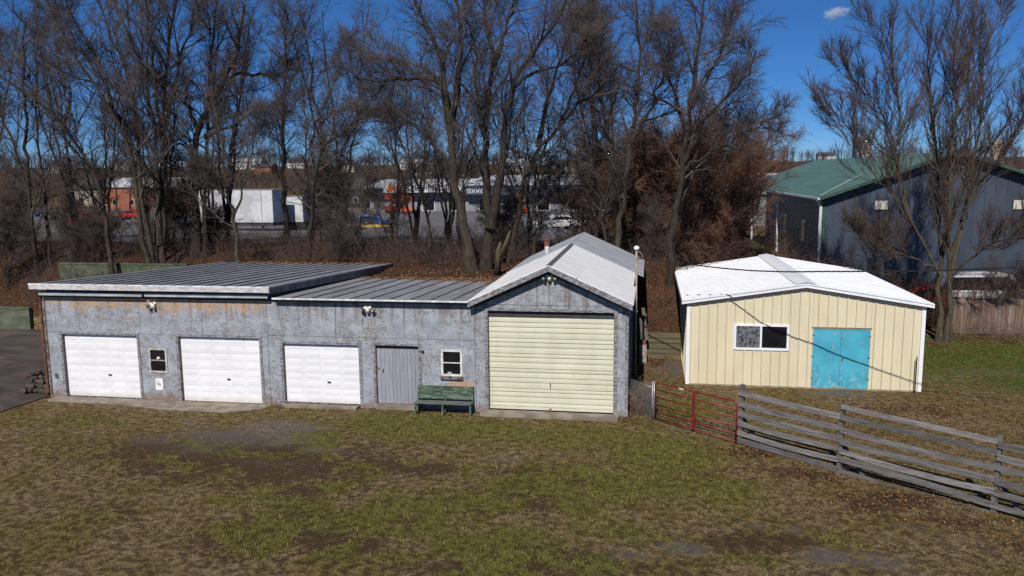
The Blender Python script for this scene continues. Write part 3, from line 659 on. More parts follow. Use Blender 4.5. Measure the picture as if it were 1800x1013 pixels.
# service mast and cable
ms = empty('service_mast', (-.45, 30.4, 3.0), 0, 'tan electric service mast at the gable roof edge', 'mast')
TAN = mat('tan_pipe', (.34, .27, .17), (.24, .19, .13), 6, rough=.6)
MB().tube([(0, 0, -2.9), (0, 0, 2.08)], .045, 10).build('pipe', TAN, ms, True)
MB().lathe([(.05, 0), (.10, .03), (.11, .09), (.06, .15), (.001, .16)], (0, -.02, 2.08), (0, 0, 1), 12).build('weatherhead', WHITEM, ms, True)
MB().tube([(.03, -.05, 2.05), (.16, -.10, 1.98), (.22, -.12, 1.85), (.20, -.12, 1.72), (.08, -.06, 1.70)], .012, 6).build('drip_loop', mat('grey_wire', (.3, .29, .27)), ms, True)
MB().box(-.06, .06, -.06, .06, -.30, -.24).build('bracket', GALV, ms)
wp = [Vector(p) for p in ((-.42, 30.34, 4.78), (2.60, 28.80, 4.60), (4.20, 27.50, 4.66), (5.70, 26.75, 4.77), (6.75, 26.15, 4.86), (9.15, 25.0, 5.08), (14, 22.4, 5.75), (20, 19.2, 6.8), (27, 15.5, 8.2))]
dense = []
for i in range(len(wp) - 1):
    p0, p1, p2, p3 = wp[max(i - 1, 0)], wp[i], wp[i + 1], wp[min(i + 2, len(wp) - 1)]
    for k in range(16):
        t = k / 16; dense.append(.5 * ((2 * p1) + (p2 - p0) * t + (2 * p0 - 5 * p1 + 4 * p2 - p3) * t * t + (3 * p1 - p0 - 3 * p2 + p3) * t ** 3))
dense.append(wp[-1])
wc = empty('power_cable', wp[0], 0, 'black twisted overhead cable from the mast across the beige shed', 'cable')
for ph in (0, 2.1, 4.2):
    pts = []
    L = 0
    for i, p in enumerate(dense):
        if i: L += (p - dense[i - 1]).length
        g = L * 7 + ph; pts.append(p - wp[0] + Vector((0, math.cos(g) * .012, math.sin(g) * .016)))
    MB().tube(pts, .011, 5).build('strand', CABLE, wc)
# pole that carries the far end of the cable, to the right of the frame
up = empty('utility_pole', (27.1, 15.4, tz(27.1, 15.4)), 0, 'wooden utility pole carrying the cable right of the yard', 'pole')
MB().tube([(0, 0, -.5), (0, 0, 9.2)], [.15, .10], 10).build('shaft', POSTW, up, True)

# ------------------------------------------------------------------ bench
bn = empty('bench', (-6.68, 25.12, 0), 0, 'old green board bench with peeling paint against the grey wall', 'bench')
bz = tz(-6.7, 25.1)
def bp(mb, name, m): return mb.build(name, m, bn)
for k, (y0, y1) in enumerate(((-.30, -.17), (-.16, -.03), (-.02, .11))): bp(MB().box(-.97, .97, y0, y1, .43 - .01 * k, .465 - .01 * k), 'seat_board', BENCHS)
for k in range(3):
    z0 = .50 + k * .145; yy = .13 + k * .018
    bp(MB().add([(-.95, yy, z0), (.95, yy, z0), (.95, yy + .03, z0), (-.95, yy + .03, z0), (-.95, yy + .017, z0 + .14), (.95, yy + .017, z0 + .14), (.95, yy + .047, z0 + .14), (-.95, yy + .047, z0 + .14)], [(0,3,2,1),(4,5,6,7),(0,1,5,4),(1,2,6,5),(2,3,7,6),(3,0,4,7)]), 'back_board', BENCHG)
for x in (-.94, 0, .94):
    l = bp(MB().beam((x, -.26, bz - .02), (x, -.22, .42), .05, .09, (0, 1, 0)), 'leg', BENCHG)
    bp(MB().beam((x, .10, bz - .02), (x, .22, .93), .05, .08, (0, 1, 0)), 'leg', BENCHG)
    bp(MB().box(x - .022, x + .022, -.24, .12, .33, .41), 'bearer', BENCHG)
bp(MB().beam((-.90, -.18, .08), (-.90, .05, .36), .03, .05), 'brace', BENCHG); bp(MB().beam((.04, -.18, .08), (.04, .05, .36), .03, .05), 'brace', BENCHG)

# ------------------------------------------------------------------ log pile
lg = 0
for row, (n, z) in enumerate(((7, .10), (6, .27), (5, .44), (4, .60), (2, .74))):
    for k in range(n):
        r = random.uniform(.075, .115); L = random.uniform(.36, .5); x = -23.02 + .16 * row * .9 + k * .185 + random.uniform(-.03, .03); yy = 25.52 + row * .05 + random.uniform(-.05, .08)
        if x > -21.98: continue
        o = empty('log', (x, yy, z + .02 + random.uniform(-.01, .01)), random.uniform(-.25, .25), 'short bark-covered log in the pile beside the left garage corner', 'log', 'logs stacked at the left garage corner')
        pr = [(r * random.uniform(.9, 1.08), t) for t in (0, .15, .3, L)]
        a = MB().lathe(pr, (0, 0, 0), (0, 1, random.uniform(-.06, .06)), 9).build('bark', LOGB, o, True)
        MB().lathe([(r * .001, -.006), (r * .9, -.006), (r * .9, .01)], (0, 0, 0), (0, 1, 0), 9).build('cut_end', LOGE, o)
for k, (x, z, a) in enumerate(((-22.35, .86, .5), (-22.15, .80, -.6), (-22.6, .70, .9))):
    o = empty('branch_piece', (x, 25.55, z), a, ('crooked branch piece lying on top of the log pile', 'short branch piece at the right of the log pile top', 'dark branch piece on the left slope of the log pile')[k], 'branch')
    MB().tube([(-.28, 0, -.05), (-.08, .02, .02), (.12, 0, .0), (.32, .03, .07)], [.045, .04, .035, .02], 7).build('stick', LOGB, o, True)
    MB().tube([(.05, 0, .0), (.10, .03, .14), (.08, .05, .22)], [.025, .018, .008], 6).build('stub', LOGB, o, True)
# ================================================================== beige steel shed
BY = 30.05
BS = empty('steel_shed', (5.6, BY, 0), 0, 'beige ribbed steel shed with white roof and teal doors', 'shed'); BSO = Vector((5.6, BY, 0))
def bpart(mb, name, m, parent=None, smooth=False):
    o = mb.build(name, m, None, smooth); o.parent = parent or BS
    if parent is None: o.matrix_parent_inverse = Matrix.Translation(-BSO)
    return o
XL, XR, APX = 1.47, 9.74, 5.64
def wtop(x): return 3.80 - abs(x - APX) * .152
bpart(MB().prism([(XL + .05, -.1), (XR - .05, -.1), (XR - .05, wtop(XR) - .1), (APX, 3.72), (XL + .05, wtop(XL) - .1)], BY + .07, 39.7, 'y'), 'inner_frame', BODY)
BW = (3.20, 5.10, 1.46, 2.35); BD = (5.95, 7.96, .03, 2.30)
xs = list(np.arange(XL + .10, XR - .1, .325)) + [XR - .10]
def pieces(x0, x1):
    cuts = sorted({x0, x1, *[c for c in (BW[0], BW[1], BD[0], BD[1]) if x0 < c < x1]})
    for a, b_ in zip(cuts[:-1], cuts[1:]):
        m = (a + b_) / 2
        if BW[0] < m < BW[1]: yield a, b_, .06, BW[2]; yield a, b_, BW[3], None
        elif BD[0] < m < BD[1]: yield a, b_, BD[3], None
        else: yield a, b_, .06, None
for a, b_ in zip(xs[:-1], xs[1:]):
    for p0, p1, z0, z1 in pieces(a, b_):
        t0, t1 = (z1, z1) if z1 else (wtop(p0), wtop(p1)); mb = MB()
        poly = [(p0 + .001, z0), (p1 - .004, z0), (p1 - .004, t1)] + ([(APX, wtop(APX))] if (z1 is None and p0 < APX < p1) else []) + [(p0 + .001, t0)]
        mb.prism(poly, BY, BY + .02, 'y')
        if abs(p0 - a) < 1e-6 and p1 - p0 > .08:   # the rib at the panel's left edge
            q = p0 + .004; tt = min(t0, wtop(q + .06)) - .005 if z1 is None else z1
            vs = [(q, BY - .001, z0), (q + .010, BY - .038, z0), (q + .040, BY - .038, z0), (q + .052, BY - .001, z0)]
            vs += [(x, y_, tt) for x, y_, _ in vs]
            mb.add(vs, [(0, 1, 5, 4), (1, 2, 6, 5), (2, 3, 7, 6), (4, 5, 6, 7), (3, 2, 1, 0)])
        bpart(mb, 'wall_panel', BEIGE)
for x0, x1 in ((XL - .03, XL + .099), (XR - .099, XR + .03)): bpart(MB().box(x0, x1, BY - .035, BY + .09, .03, wtop(x0) - .02), 'corner_trim', WHITEM)
mb = MB().box(XL, XL + .02, BY + .095, 39.7, .06, 3.13)
for k in range(28):
    q = BY + .3 + k * .325; mb.add([(XL - .001, q, .06), (XL - .03, q + .018, .06), (XL - .03, q + .047, .06), (XL - .001, q + .065, .06), (XL - .001, q, 3.1), (XL - .03, q + .018, 3.1), (XL - .03, q + .047, 3.1), (XL - .001, q + .065, 3.1)], [(0,1,5,4),(1,2,6,5),(2,3,7,6)])
bpart(mb, 'side_wall', BEIGE); bpart(MB().box(XR - .02, XR, BY + .095, 39.7, .06, 3.10), 'side_wall', BEIGE)
bpart(MB().box(XL + .02, XR - .02, 39.68, 39.72, .06, 3.1), 'back_wall', BEIGE)
bpart(MB().box(XL + .02, XR - .02, BY - .02, BY + .05, -.15, .055), 'base_sill', mat('sandy_sill', (.33, .27, .18), (.22, .18, .12), 4))
rf = bpart(MB().prism([(XL - .1, wtop(XL) + .06), (APX, 3.86), (XR + .1, wtop(XR) + .06), (XR + .1, wtop(XR) + .02), (APX, 3.80), (XL - .1, wtop(XL) + .02)], BY - .05, 40.1, 'y'), 'roof', BODY)
def rtop(x): return 3.93 - abs(x - APX) * .155
for sx, xe in ((-1, 1.25), (1, 9.97)):
    yy = BY - .16; k = 0
    while yy < 40.1:
        y1 = min(yy + .92, 40.15); x0 = APX + sx * .02; mb = MB()
        A = [(x0, yy, rtop(x0)), (xe, yy, rtop(xe)), (xe, y1 - .004, rtop(xe)), (x0, y1 - .004, rtop(x0))]
        mb.add(A + [(x, y_, z_ - .03) for x, y_, z_ in A], [(0, 1, 2, 3) if sx > 0 else (3, 2, 1, 0), (4, 7, 6, 5), (0, 4, 5, 1), (1, 5, 6, 2), (2, 6, 7, 3), (3, 7, 4, 0)])
        for j in range(3):
            q = yy + .10 + j * .306
            if q + .08 > y1: continue
            pr = [(q, 0), (q + .02, .032), (q + .05, .032), (q + .07, 0)]
            vs = [(x0 + sx * .35, y_, rtop(x0 + sx * .35) + h + .001) for y_, h in pr] + [(xe, y_, rtop(xe) + h + .001) for y_, h in pr]
            mb.add(vs, [(0, 1, 5, 4), (1, 2, 6, 5), (2, 3, 7, 6), (4, 5, 6, 7)])
        bpart(mb, 'roof_panel', ROOFB, rf); yy += .92
    # rake trim along the front gable
    pts = [(APX, 3.955), (xe, rtop(xe) + .03), (xe, rtop(xe) - .13), (APX, 3.80)]
    bpart(MB().prism(pts, BY - .20 + sx * .001, BY - .165 + sx * .001, 'y'), 'rake_trim', WHITEM, rf)
    pts = [(APX, 3.925), (xe, rtop(xe) - .005), (xe, rtop(xe) - .035), (APX, 3.895)]
    bpart(MB().prism(pts, BY - .215 + sx * .001, BY - .201 + sx * .001, 'y'), 'trim_shadow_bead', mat('trim_shadow_line', (.55, .57, .6)) if sx < 0 else bpy.data.materials['trim_shadow_line'], rf)  # strip on the white rake trim, its shadow line put in as grey colour
    bpart(MB().box(min(xe, xe + sx * .03), max(xe, xe + sx * .03), BY - .16, 40.15, rtop(xe) - .14, rtop(xe) - .001), 'eave_trim', WHITEM if sx > 0 else SILLM, rf)
y = BY - .16; k = 0
while y < 40.1:    # ribbed ridge cap in short lengths
    y1 = min(y + .306, 40.15)
    bpart(MB().add([(APX - .38, y, rtop(APX - .38) + .035), (APX, y, 3.985), (APX + .38, y, rtop(APX + .38) + .035), (APX - .38, y1 - .03, rtop(APX - .38) + .05), (APX, y1 - .03, 4.0), (APX + .38, y1 - .03, rtop(APX + .38) + .05), (APX - .38, y1, rtop(APX - .38) + .035), (APX, y1, 3.985), (APX + .38, y1, rtop(APX + .38) + .035)],
         [(0, 1, 4, 3), (1, 2, 5, 4), (3, 4, 7, 6), (4, 5, 8, 7)]), 'ridge_cap', WHITEM, rf); y += .306
# window: dirty pane and dark opening
bw = bpart(MB().box(BW[0], BW[1], BY + .03, BY + .06, BW[2], BW[3]), 'window', BODY)
for x0, x1, z0, z1 in ((BW[0] - .04, BW[0] + .05, BW[2] - .04, BW[3] + .04), (BW[1] - .05, BW[1] + .04, BW[2] - .04, BW[3] + .04), (BW[0] + .051, BW[1] - .051, BW[3] - .04, BW[3] + .04), (BW[0] + .051, BW[1] - .051, BW[2] - .05, BW[2] + .04), (4.10, 4.17, BW[2] + .041, BW[3] - .041)):
    bpart(MB().box(x0, x1, BY - .045, BY + .02, z0, z1), 'frame', WHITEM, bw)
bpart(MB().box(BW[0] + .052, 4.099, BY - .012, BY, BW[2] + .042, BW[3] - .042), 'pane', SCREEN, bw)
bpart(MB().box(4.171, BW[1] - .052, BY + .005, BY + .015, BW[2] + .042, BW[3] - .042), 'pane', GLASS, bw)
# double teal doors
for k, (a, b_) in enumerate(((BD[0] + .015, 6.945), (6.955, BD[1] - .015))):
    d = bpart(MB().box(a, b_, BY - .02, BY + .025, BD[2] + .03, BD[3] - .03), 'door', TEAL)
    for x0, x1, z0, z1 in ((a, a + .035, BD[2] + .035, BD[3] - .035), (b_ - .035, b_, BD[2] + .035, BD[3] - .035), (a + .036, b_ - .036, BD[3] - .075, BD[3] - .035), (a + .036, b_ - .036, BD[2] + .035, BD[2] + .08)):
        bpart(MB().box(x0, x1, BY - .030, BY - .0205, z0, z1), 'stile', TEAL, d)
    for z in (.4, 1.2, 2.0): bpart(MB().box(*( (a - .02, a + .06) if k == 0 else (b_ - .06, b_ + .02)), BY - .036, BY - .031, z, z + .05), 'hinge', RUST, d)
bpart(MB().tube([(7.02, BY - .03, 1.20), (7.02, BY - .075, 1.19), (7.02, BY - .075, 1.12), (7.02, BY - .03, 1.11)], .012, 6), 'padlock', DARKM)
bpart(MB().box(BD[0] - .03, BD[1] + .03, BY - .04, BY + .02, BD[3] - .025, BD[3] + .03), 'door_head', mat('tan_head', (.22, .17, .10)))
for x in (BD[0] - .03, BD[1] - .012): bpart(MB().box(x, x + .042, BY - .035, BY + .02, .03, BD[3] - .026), 'door_jamb', BEIGE)
# dark moss and debris on the far left roof edge
def rooflitter():
    N = 1500; x = np.clip(1.3 + rng.exponential(1.0, N), 1.28, 5.4); y = 40.1 - np.abs(rng.normal(0, .55, N)) * (1.2 - (x - 1.3) / 5); y = np.clip(y, 30, 40.1)
    return x, y
leaves('roof_debris', *rooflitter(), 'dark debris along the back edge of the white shed roof', .012, lambda x, y: 3.93 - np.abs(x - APX) * .155, (.015, .06), ((.03, .025, .02), (.07, .05, .035)))
def midlitter():
    N = 5200; x = rng.uniform(-12.6, -5.8, N); y = 33.95 - np.abs(rng.normal(0, .55, N)) * (.4 + (x + 12.6) / 5); return x, np.clip(y, 27, 33.9)
leaves('roof_leaves', *midlitter(), 'brown leaves drifted on the back of the middle garage roof', .012, lambda x, y: 3.865 + (3.44 - 3.865) * (y - 25.12) / 8.83, (.02, .06))
def leftlitter():
    N = 3000; x = rng.uniform(-20.5, -13, N); y = 38.25 - np.abs(rng.normal(0, .35, N)); return x, y
leaves('roof_leaves', *leftlitter(), 'brown leaves drifted on the back of the left garage roof', .012, lambda x, y: 4.235 + (3.57 - 4.235) * (y - 25.03) / 13.27, (.02, .06))

# ================================================================== fences and gate
def board_fence():
    P = [np.array(p) for p in ((2.72, 23.5), (5.08, 21.59), (8.06, 19.43), (10.95, 17.25))]
    hp = [1.78, 1.84, 1.86, 1.84]
    fz = [tz(*p) for p in P]
    fo = empty('board_fence', (P[0][0], P[0][1], 0), 0, 'weathered grey board fence running towards the lower right', 'fence'); O = Vector((P[0][0], P[0][1], 0))
    def fp(mb, name, m, par=None):
        o = mb.build(name, m); o.parent = par or fo; o.matrix_parent_inverse = Matrix.Translation(-O); return o
    d = [(P[i + 1] - P[i]) / np.linalg.norm(P[i + 1] - P[i]) for i in range(3)]; d.append(d[-1])
    for i, p in enumerate(P):
        nx_, ny_ = -d[i][1], d[i][0]
        if ny_ < 0: nx_, ny_ = -nx_, -ny_
        b = p + np.array([nx_, ny_]) * .075
        post = fp(MB().beam((b[0], b[1], fz[i] - .3), (b[0] + .01, b[1], fz[i] + hp[i]), .13, .12, (d[i][0], d[i][1], 0)), 'post', POSTW)
        # raking brace behind the post
        q = b + d[i] * .62 + np.array([nx_, ny_]) * .10
        fp(MB().beam((b[0] + nx_ * .07, b[1] + ny_ * .07, .78), (q[0], q[1], fz[i] + .0), .09, .06, (nx_, ny_, 0)), 'brace', POSTW)
        fp(MB().beam((b[0] + d[i][0] * .50 + nx_ * .22, b[1] + d[i][1] * .50 + ny_ * .22, fz[i] - .1), (b[0] + d[i][0] * .50 + nx_ * .22, b[1] + d[i][1] * .50 + ny_ * .22, fz[i] + .16), .07, .07, (1, 0, 0)), 'brace_stake', POSTW)
    H0 = [[1.53, 1.20, .91, .60, .36, .09], [1.78, 1.50, 1.17, .87, .58, .34, .05], [1.66, 1.36, 1.07, .78, .46, .18, -.07]]
    H1 = [[1.53, 1.21, .90, .63, .35, .08], [1.70, 1.43, 1.10, .80, .51, .19, -.04], [1.62, 1.34, 1.05, .76, .48, .18, -.06]]
    for i in range(3):
        L = np.linalg.norm(P[i + 1] - P[i])
        for k, (a, b_) in enumerate(zip(H0[i], H1[i])):
            e0 = P[i] - d[i] * (.07 if i == 0 else -.003); e1 = P[i + 1] - d[i] * .003; n = 6; mb = MB(); prev = None; sag = random.uniform(-.06, .03); hw = random.uniform(.062, .08); a += random.uniform(-.025, .025); b_ += random.uniform(-.025, .025)
            vs = []
            off = random.uniform(0, .01)
            for j in range(n + 1):
                t = j / n; c = e0 * (1 - t) + e1 * t; z = a * (1 - t) + b_ * t + sag * 4 * t * (1 - t)
                nx_, ny_ = -d[i][1], d[i][0]
                if ny_ < 0: nx_, ny_ = -nx_, -ny_
                f0 = c - np.array([nx_, ny_]) * (.028 + off); f1 = c + np.array([nx_, ny_]) * (.004)
                vs += [(f0[0], f0[1], z - hw), (f1[0], f1[1], z - hw), (f1[0], f1[1], z + hw), (f0[0], f0[1], z + hw)]
            fs = [(j * 4 + q, j * 4 + (q + 1) % 4, (j + 1) * 4 + (q + 1) % 4, (j + 1) * 4 + q) for j in range(n) for q in range(4)] + [(3, 2, 1, 0), (n * 4, n * 4 + 1, n * 4 + 2, n * 4 + 3)]
            o = fp(MB().add(vs, fs), 'board', FENCEW); fix_normals(o.data)
board_fence()
# red tube gate
gt = empty('tube_gate', (.27, 25.30, 0), math.atan2(23.41 - 25.30, 2.62 - .27), 'dark red tubular steel farm gate with six rails', 'gate')
gl = math.hypot(2.35, 1.89); g0 = .10
hz = [g0, .33, .57, .82, 1.07, 1.30]
fr = [(0, 0, g0 - .02), (0, 0, 1.22), (.02, 0, 1.28), (.08, 0, 1.30), (gl - .12, 0, 1.30), (gl - .04, 0, 1.27), (gl, 0, 1.20), (gl, 0, g0 - .02)]
MB().tube(fr, .026, 8).build('frame', REDG, gt, True)
for z in hz[:-1]: MB().tube([(.02, 0, z), (gl - .02, 0, z)], .021, 8).build('rail', REDG, gt, True)
MB().box(gl / 2 - .05, gl / 2 + .05, -.028, -.016, g0, 1.29).build('upright', REDG, gt)
MB().box(.95, 1.12, -.032, -.024, 1.275, 1.315).build('maker_plate', PAPER, gt)
# chain-link panel between the garage corner and the gate
cl = empty('chain_link_panel', (-.60, 26.2, 0), math.atan2(25.35 - 26.2, .20 + .60), 'short galvanised chain-link panel between garage corner and red gate', 'fence')
cw = math.hypot(.8, .85); cz = .12
for x, h in ((0, 1.22), (cw - .02, 1.32), (cw + .06, 1.34)): MB().tube([(x, 0, -.1), (x, 0, h)], .03, 8).build('post', GALV, cl, True)
MB().tube([(0, 0, 1.16), (cw, 0, 1.10)], .018, 8).build('top_rail', GALV, cl, True)
mb = MB(); n = 20; s = cw / n * 1.0
st = .062
for k in range(-18, 21):
    for sg in (1, -1):
        x0 = k * st; pts = []
        za, zb = .08, 1.12
        xa = x0 if sg > 0 else x0 + (zb - za); xb = x0 + (zb - za) if sg > 0 else x0
        (x1, z1), (x2, z2) = (xa, za), (xb, zb)
        t0 = (0 - x1) / (x2 - x1); t1 = (cw - x1) / (x2 - x1); lo = max(0, min(t0, t1)); hi = min(1, max(t0, t1))
        if hi - lo < .02: continue
        mb.tube([(x1 + (x2 - x1) * lo, 0, z1 + (z2 - z1) * lo), (x1 + (x2 - x1) * hi, 0, z1 + (z2 - z1) * hi)], .003, 4, False)
mb.build('wire_mesh', GALV, cl)
# timber retaining wall in the gap, with a short rubble pier and leaning boards
rw = empty('retaining_wall', (.7, 34.4, 0), 0, 'low mossy timber retaining wall between the two buildings', 'retaining wall')
for k in range(5): MB().box(-.95 + random.uniform(-.03, 0), .72, -.12 + random.uniform(-.015, .015), .10, .0 + k * .226, .20 + k * .226).build('timber', TIMBER, rw)
pr = empty('rubble_pier', (-.18, 33.2, 0), 0, 'pale block pier with a rusty bracket beside the dark garage wall', 'pier')
for k, (h, r_) in enumerate(((.28, .16), (.27, .15), (.30, .15))): MB().box(-r_, r_, -.15, .15, .285 * k, .285 * k + .28).build('block', mat('pale_block', (.30, .27, .25), (.16, .14, .13), 5) if k == 0 else bpy.data.materials['pale_block'], pr)
MB().box(-.10, .12, -.12, .10, .87, 1.02).build('bracket', RUST, pr)
for k, (x0, x1, top_) in enumerate(((-.22, -.12, 2.0), (-.36, -.30, 1.8), (-.02, -.20, 2.25))):
    o = empty('leaning_board', (x0, 33.75, 0), 0, ('grey board leaning beside the timber retaining wall', 'narrow grey board leaning closest to the garage wall', 'tall weathered board leaning behind the block pier')[k], 'board')
    MB().beam((0, 0, .9 if k != 1 else .1), (x1 - x0, .28, top_), .14, .035, (0, 1, 0)).build('plank', POSTW, o)
# mossy concrete walls at the left
def mossy(x0, x1, y, h, label, z0=None):
    z = tz(x0 + .1, y - .4) if z0 is None else z0
    o = empty('concrete_wall', ((x0 + x1) / 2, y, z), 0, label, 'wall'); w_ = (x1 - x0) / 2
    MB().box(-w_, w_, -.1, .1, -.3, h).build('slab', MOSSC, o); MB().box(-w_ - .02, w_ + .02, -.13, .13, h + .002, h + .07).build('coping', MOSSC, o)
mossy(-45, -32.4, 36.85, 1.12, 'mossy concrete wall at the back of the asphalt drive')
mossy(-32.4, -24.6, 39.3, .85, 'green mossy concrete wall behind the left garage roof', 2.4)
# rusty T-post at the shed corner
tp = empty('fence_stake', (9.50, 29.84, 0), 0, 'dark notched steel fence stake at the right corner of the shed', 'stake')
MB().box(-.02, .02, -.004, .004, -.2, 1.36).build('flange', DARKM, tp); MB().box(-.004, .004, -.03, -.0045, -.2, 1.36).build('web', DARKM, tp)
for k in range(14): MB().box(-.012, .012, -.012, -.0305, .15 + k * .085, .175 + k * .085).build('stud', DARKM, tp)
# picket fence far right
pf = empty('picket_fence', (17, 41.3, 0), 0, 'tall red-brown stained wooden fence behind the right lawn', 'fence')
for k in range(60):
    x = -2.6 + k * .152; MB().box(x, x + .144, -.012 + random.uniform(-.006, .006), .012, .04, 1.78 + random.uniform(-.03, .03)).build('picket', PICKET, pf)
for z in (.4, 1.4): MB().box(-2.6, 6.5, .014, .06, z, z + .09).build('rail', POSTW, pf)
for k in range(4): MB().box(-2.5 + k * 2.4, -2.4 + k * 2.4, .062, .16, -.3, 1.7).build('post', POSTW, pf)
# ================================================================== background buildings
WALLW = mat('white_wall', (.55, .56, .58), (.40, .41, .43), .6, rough=.7); WALLC = mat('cream_wall', (.55, .50, .40), (.45, .41, .33), .6, rough=.8)
BRICK = mat('brick_wall', (.30, .10, .055), (.21, .075, .045), 2.5, rough=.9); WALLG = mat('grey_wall', (.22, .225, .24), (.16, .165, .18), .6, rough=.8)
WALLY = mat('yellow_wall', (.55, .47, .22), (.45, .38, .18), .6, rough=.8); WALLD = mat('dark_wall', (.035, .037, .045), (.025, .025, .03), 1, rough=.8)
ROOFK = mat('dark_shingles', (.07, .068, .07), (.045, .043, .045), 1.5, rough=.9); ROOFL = mat('pale_metal_roof', (.50, .52, .54), (.38, .40, .42), .5, rough=.5)
BLUEF = mat('navy_fascia', (.03, .04, .07), rough=.6); FGREEN = mat('green_gable', (.03, .075, .052), rough=.6)
def house(px, py_base, Y, wid, dep, wh, rise, wallm, roofm, label, nwin=4, door=True, axis='x', z=None, cat='house', floors=1, group=None):
    """gabled building: a thing with wall, roof, windows (> pane), door"""
    c = atY(px, py_base, Y); zz = tz(c[0], Y) if z is None else z
    h = empty(cat.replace(' ', '_'), (c[0], Y, zz), 0, label, cat, group); w_, d_ = wid / 2, dep
    if rise == 0:
        MB().box(-w_, w_, 0, d_, -2, wh).build('wall', wallm, h); MB().box(-w_ - .2, w_ + .2, -.25, d_ + .2, wh + .003, wh + .35).build('roof', roofm, h)
    elif axis == 'x':   # ridge parallel to the front
        MB().prism([(0, -2), (d_, -2), (d_, wh), (d_ / 2, wh + rise - .05), (0, wh)], -w_, w_, 'x').build('wall', wallm, h)
        MB().prism([(-.4, wh - .15), (d_ / 2, wh + rise), (d_ + .4, wh - .15), (d_ + .4, wh + .02), (d_ / 2, wh + rise + .2), (-.4, wh + .02)], -w_ - .35, w_ + .35, 'x').build('roof', roofm, h)
    else:
        MB().prism([(-w_, -2), (w_, -2), (w_, wh), (0, wh + rise - .05), (-w_, wh)], 0, d_, 'y').build('wall', wallm, h)
        MB().prism([(-w_ - .4, wh - .15), (0, wh + rise), (w_ + .4, wh - .15), (w_ + .4, wh + .02), (0, wh + rise + .2), (-w_ - .4, wh + .02)], -.35, d_ + .35, 'y').build('roof', roofm, h)
    for f in range(floors):
        for k in range(nwin):
            x = -w_ + wid * (k + .5) / nwin
            if door and f == 0 and k == nwin // 2:
                dd = MB().box(x - .5, x + .5, -.06, -.003, 0, 2.1).build('door', WALLD, h); continue
            z0 = 1.0 + f * 2.7; wn = MB().box(x - .55, x + .55, -.06, -.003, z0, z0 + 1.3).build('window', WALLW, h); MB().box(x - .45, x + .45, -.08, -.061, z0 + .1, z0 + 1.2).build('pane', GLASS, wn)
    return h
# navy steel barn with a green roof
BNY = 50.0
bx0, bz0 = 9.97, 6.40; bxa, bza = 17.41, 9.02; bx1 = 2 * bxa - bx0; byb = 90.0; bslope = (bza - bz0) / (bxa - bx0)
bg_z = tz(14, 51) - .5
BN = empty('barn', (bxa, BNY, bg_z), 0, 'big navy steel barn with green roof and deep side porch', 'barn'); BNO = Vector((bxa, BNY, bg_z))
def npart(mb, name, m, par=None):
    o = mb.build(name, m); o.parent = par or BN
    if par is None: o.matrix_parent_inverse = Matrix.Translation(-BNO)
    return o
wl = bx0 + .25
npart(MB().prism([(wl, bg_z - 1), (bx1 - .25, bg_z - 1), (bx1 - .25, bz0 - .15), (bxa, bza - .25), (wl, bz0 - .15)], BNY + .25, BNY + 1.2, 'y'), 'wall', BARNW)
PW = wl + 2.2
npart(MB().prism([(PW, bg_z - 1), (bx1 - .25, bg_z - 1), (bx1 - .25, bz0 - .15), (bxa, bza - .25), (PW, bz0 + .62)], BNY + 1.21, byb - .3, 'y'), 'wall', BARNW)
for k in range(24):
    x = wl + .05 + k * (bx1 - wl - .5) / 24; zt = bz0 - .2 + min(x - bx0, bx1 - x) * bslope
    npart(MB().box(x, x + .05, BNY + .21, BNY + .249, bg_z - .8, zt), 'wall_rib', BARNW)
br = npart(MB().prism([(bx0 + .02, bz0 - .12), (bxa, bza - .14), (bx1 - .02, bz0 - .12), (bx1 - .02, bz0 - .2), (bxa, bza - .24), (bx0 + .02, bz0 - .2)], BNY - .2, byb + .2, 'y'), 'roof', FGREEN)
for sx in (-1, 1):
    xe = bx0 - .05 if sx < 0 else bx1 + .05
    yy = BNY - .3
    while yy < byb + .3:
        y1 = min(yy + 3.0, byb + .3); zf = bza - abs(xe - bxa) * bslope
        npart(MB().add([(bxa, yy, bza), (xe, yy, zf), (xe, y1 - .01, zf), (bxa, y1 - .01, bza), (bxa, yy, bza - .1), (xe, yy, zf - .1), (xe, y1 - .01, zf - .1), (bxa, y1 - .01, bza - .1)],
              [(0, 1, 2, 3) if sx > 0 else (3, 2, 1, 0), (4, 7, 6, 5), (0, 4, 5, 1), (1, 5, 6, 2), (2, 6, 7, 3), (3, 7, 4, 0)]), 'roof_sheet', BARNR, br); yy += 3.0
    npart(MB().prism([(bxa, bza + .02), (xe, bza - abs(xe - bxa) * bslope + .02), (xe, bza - abs(xe - bxa) * bslope - .16), (bxa, bza - .16)], BNY - .36 + sx * .001, BNY - .31 + sx * .001, 'y'), 'rake_trim', FGREEN, br)
npart(MB().box(bx0 - .16, bx0 - .051, BNY - .3, byb + .3, bz0 - .15, bz0 - .03), 'gutter', WHITEM, br)
npart(MB().beam((bx0 - .05, BNY - .3, bz0 + .1), (bx0 - .05 + 3.3, BNY + 4.2, bz0 + 1.30), .02, .05), 'roof_flashing', ROOFL, br)
npart(MB().tube([(bx0 - .1, BNY + .1, bz0 - .16), (bx0 + .02, BNY + .12, bz0 - .45), (bx0 + .12, BNY + .15, bz0 - .6), (bx0 + .12, BNY + .15, bg_z)], .09, 8), 'downspout', WHITEM)
npart(MB().box(bx0 + .2, bx0 + .38, BNY + .18, BNY + .245, bg_z, bz0 - .2), 'corner_trim', FGREEN)
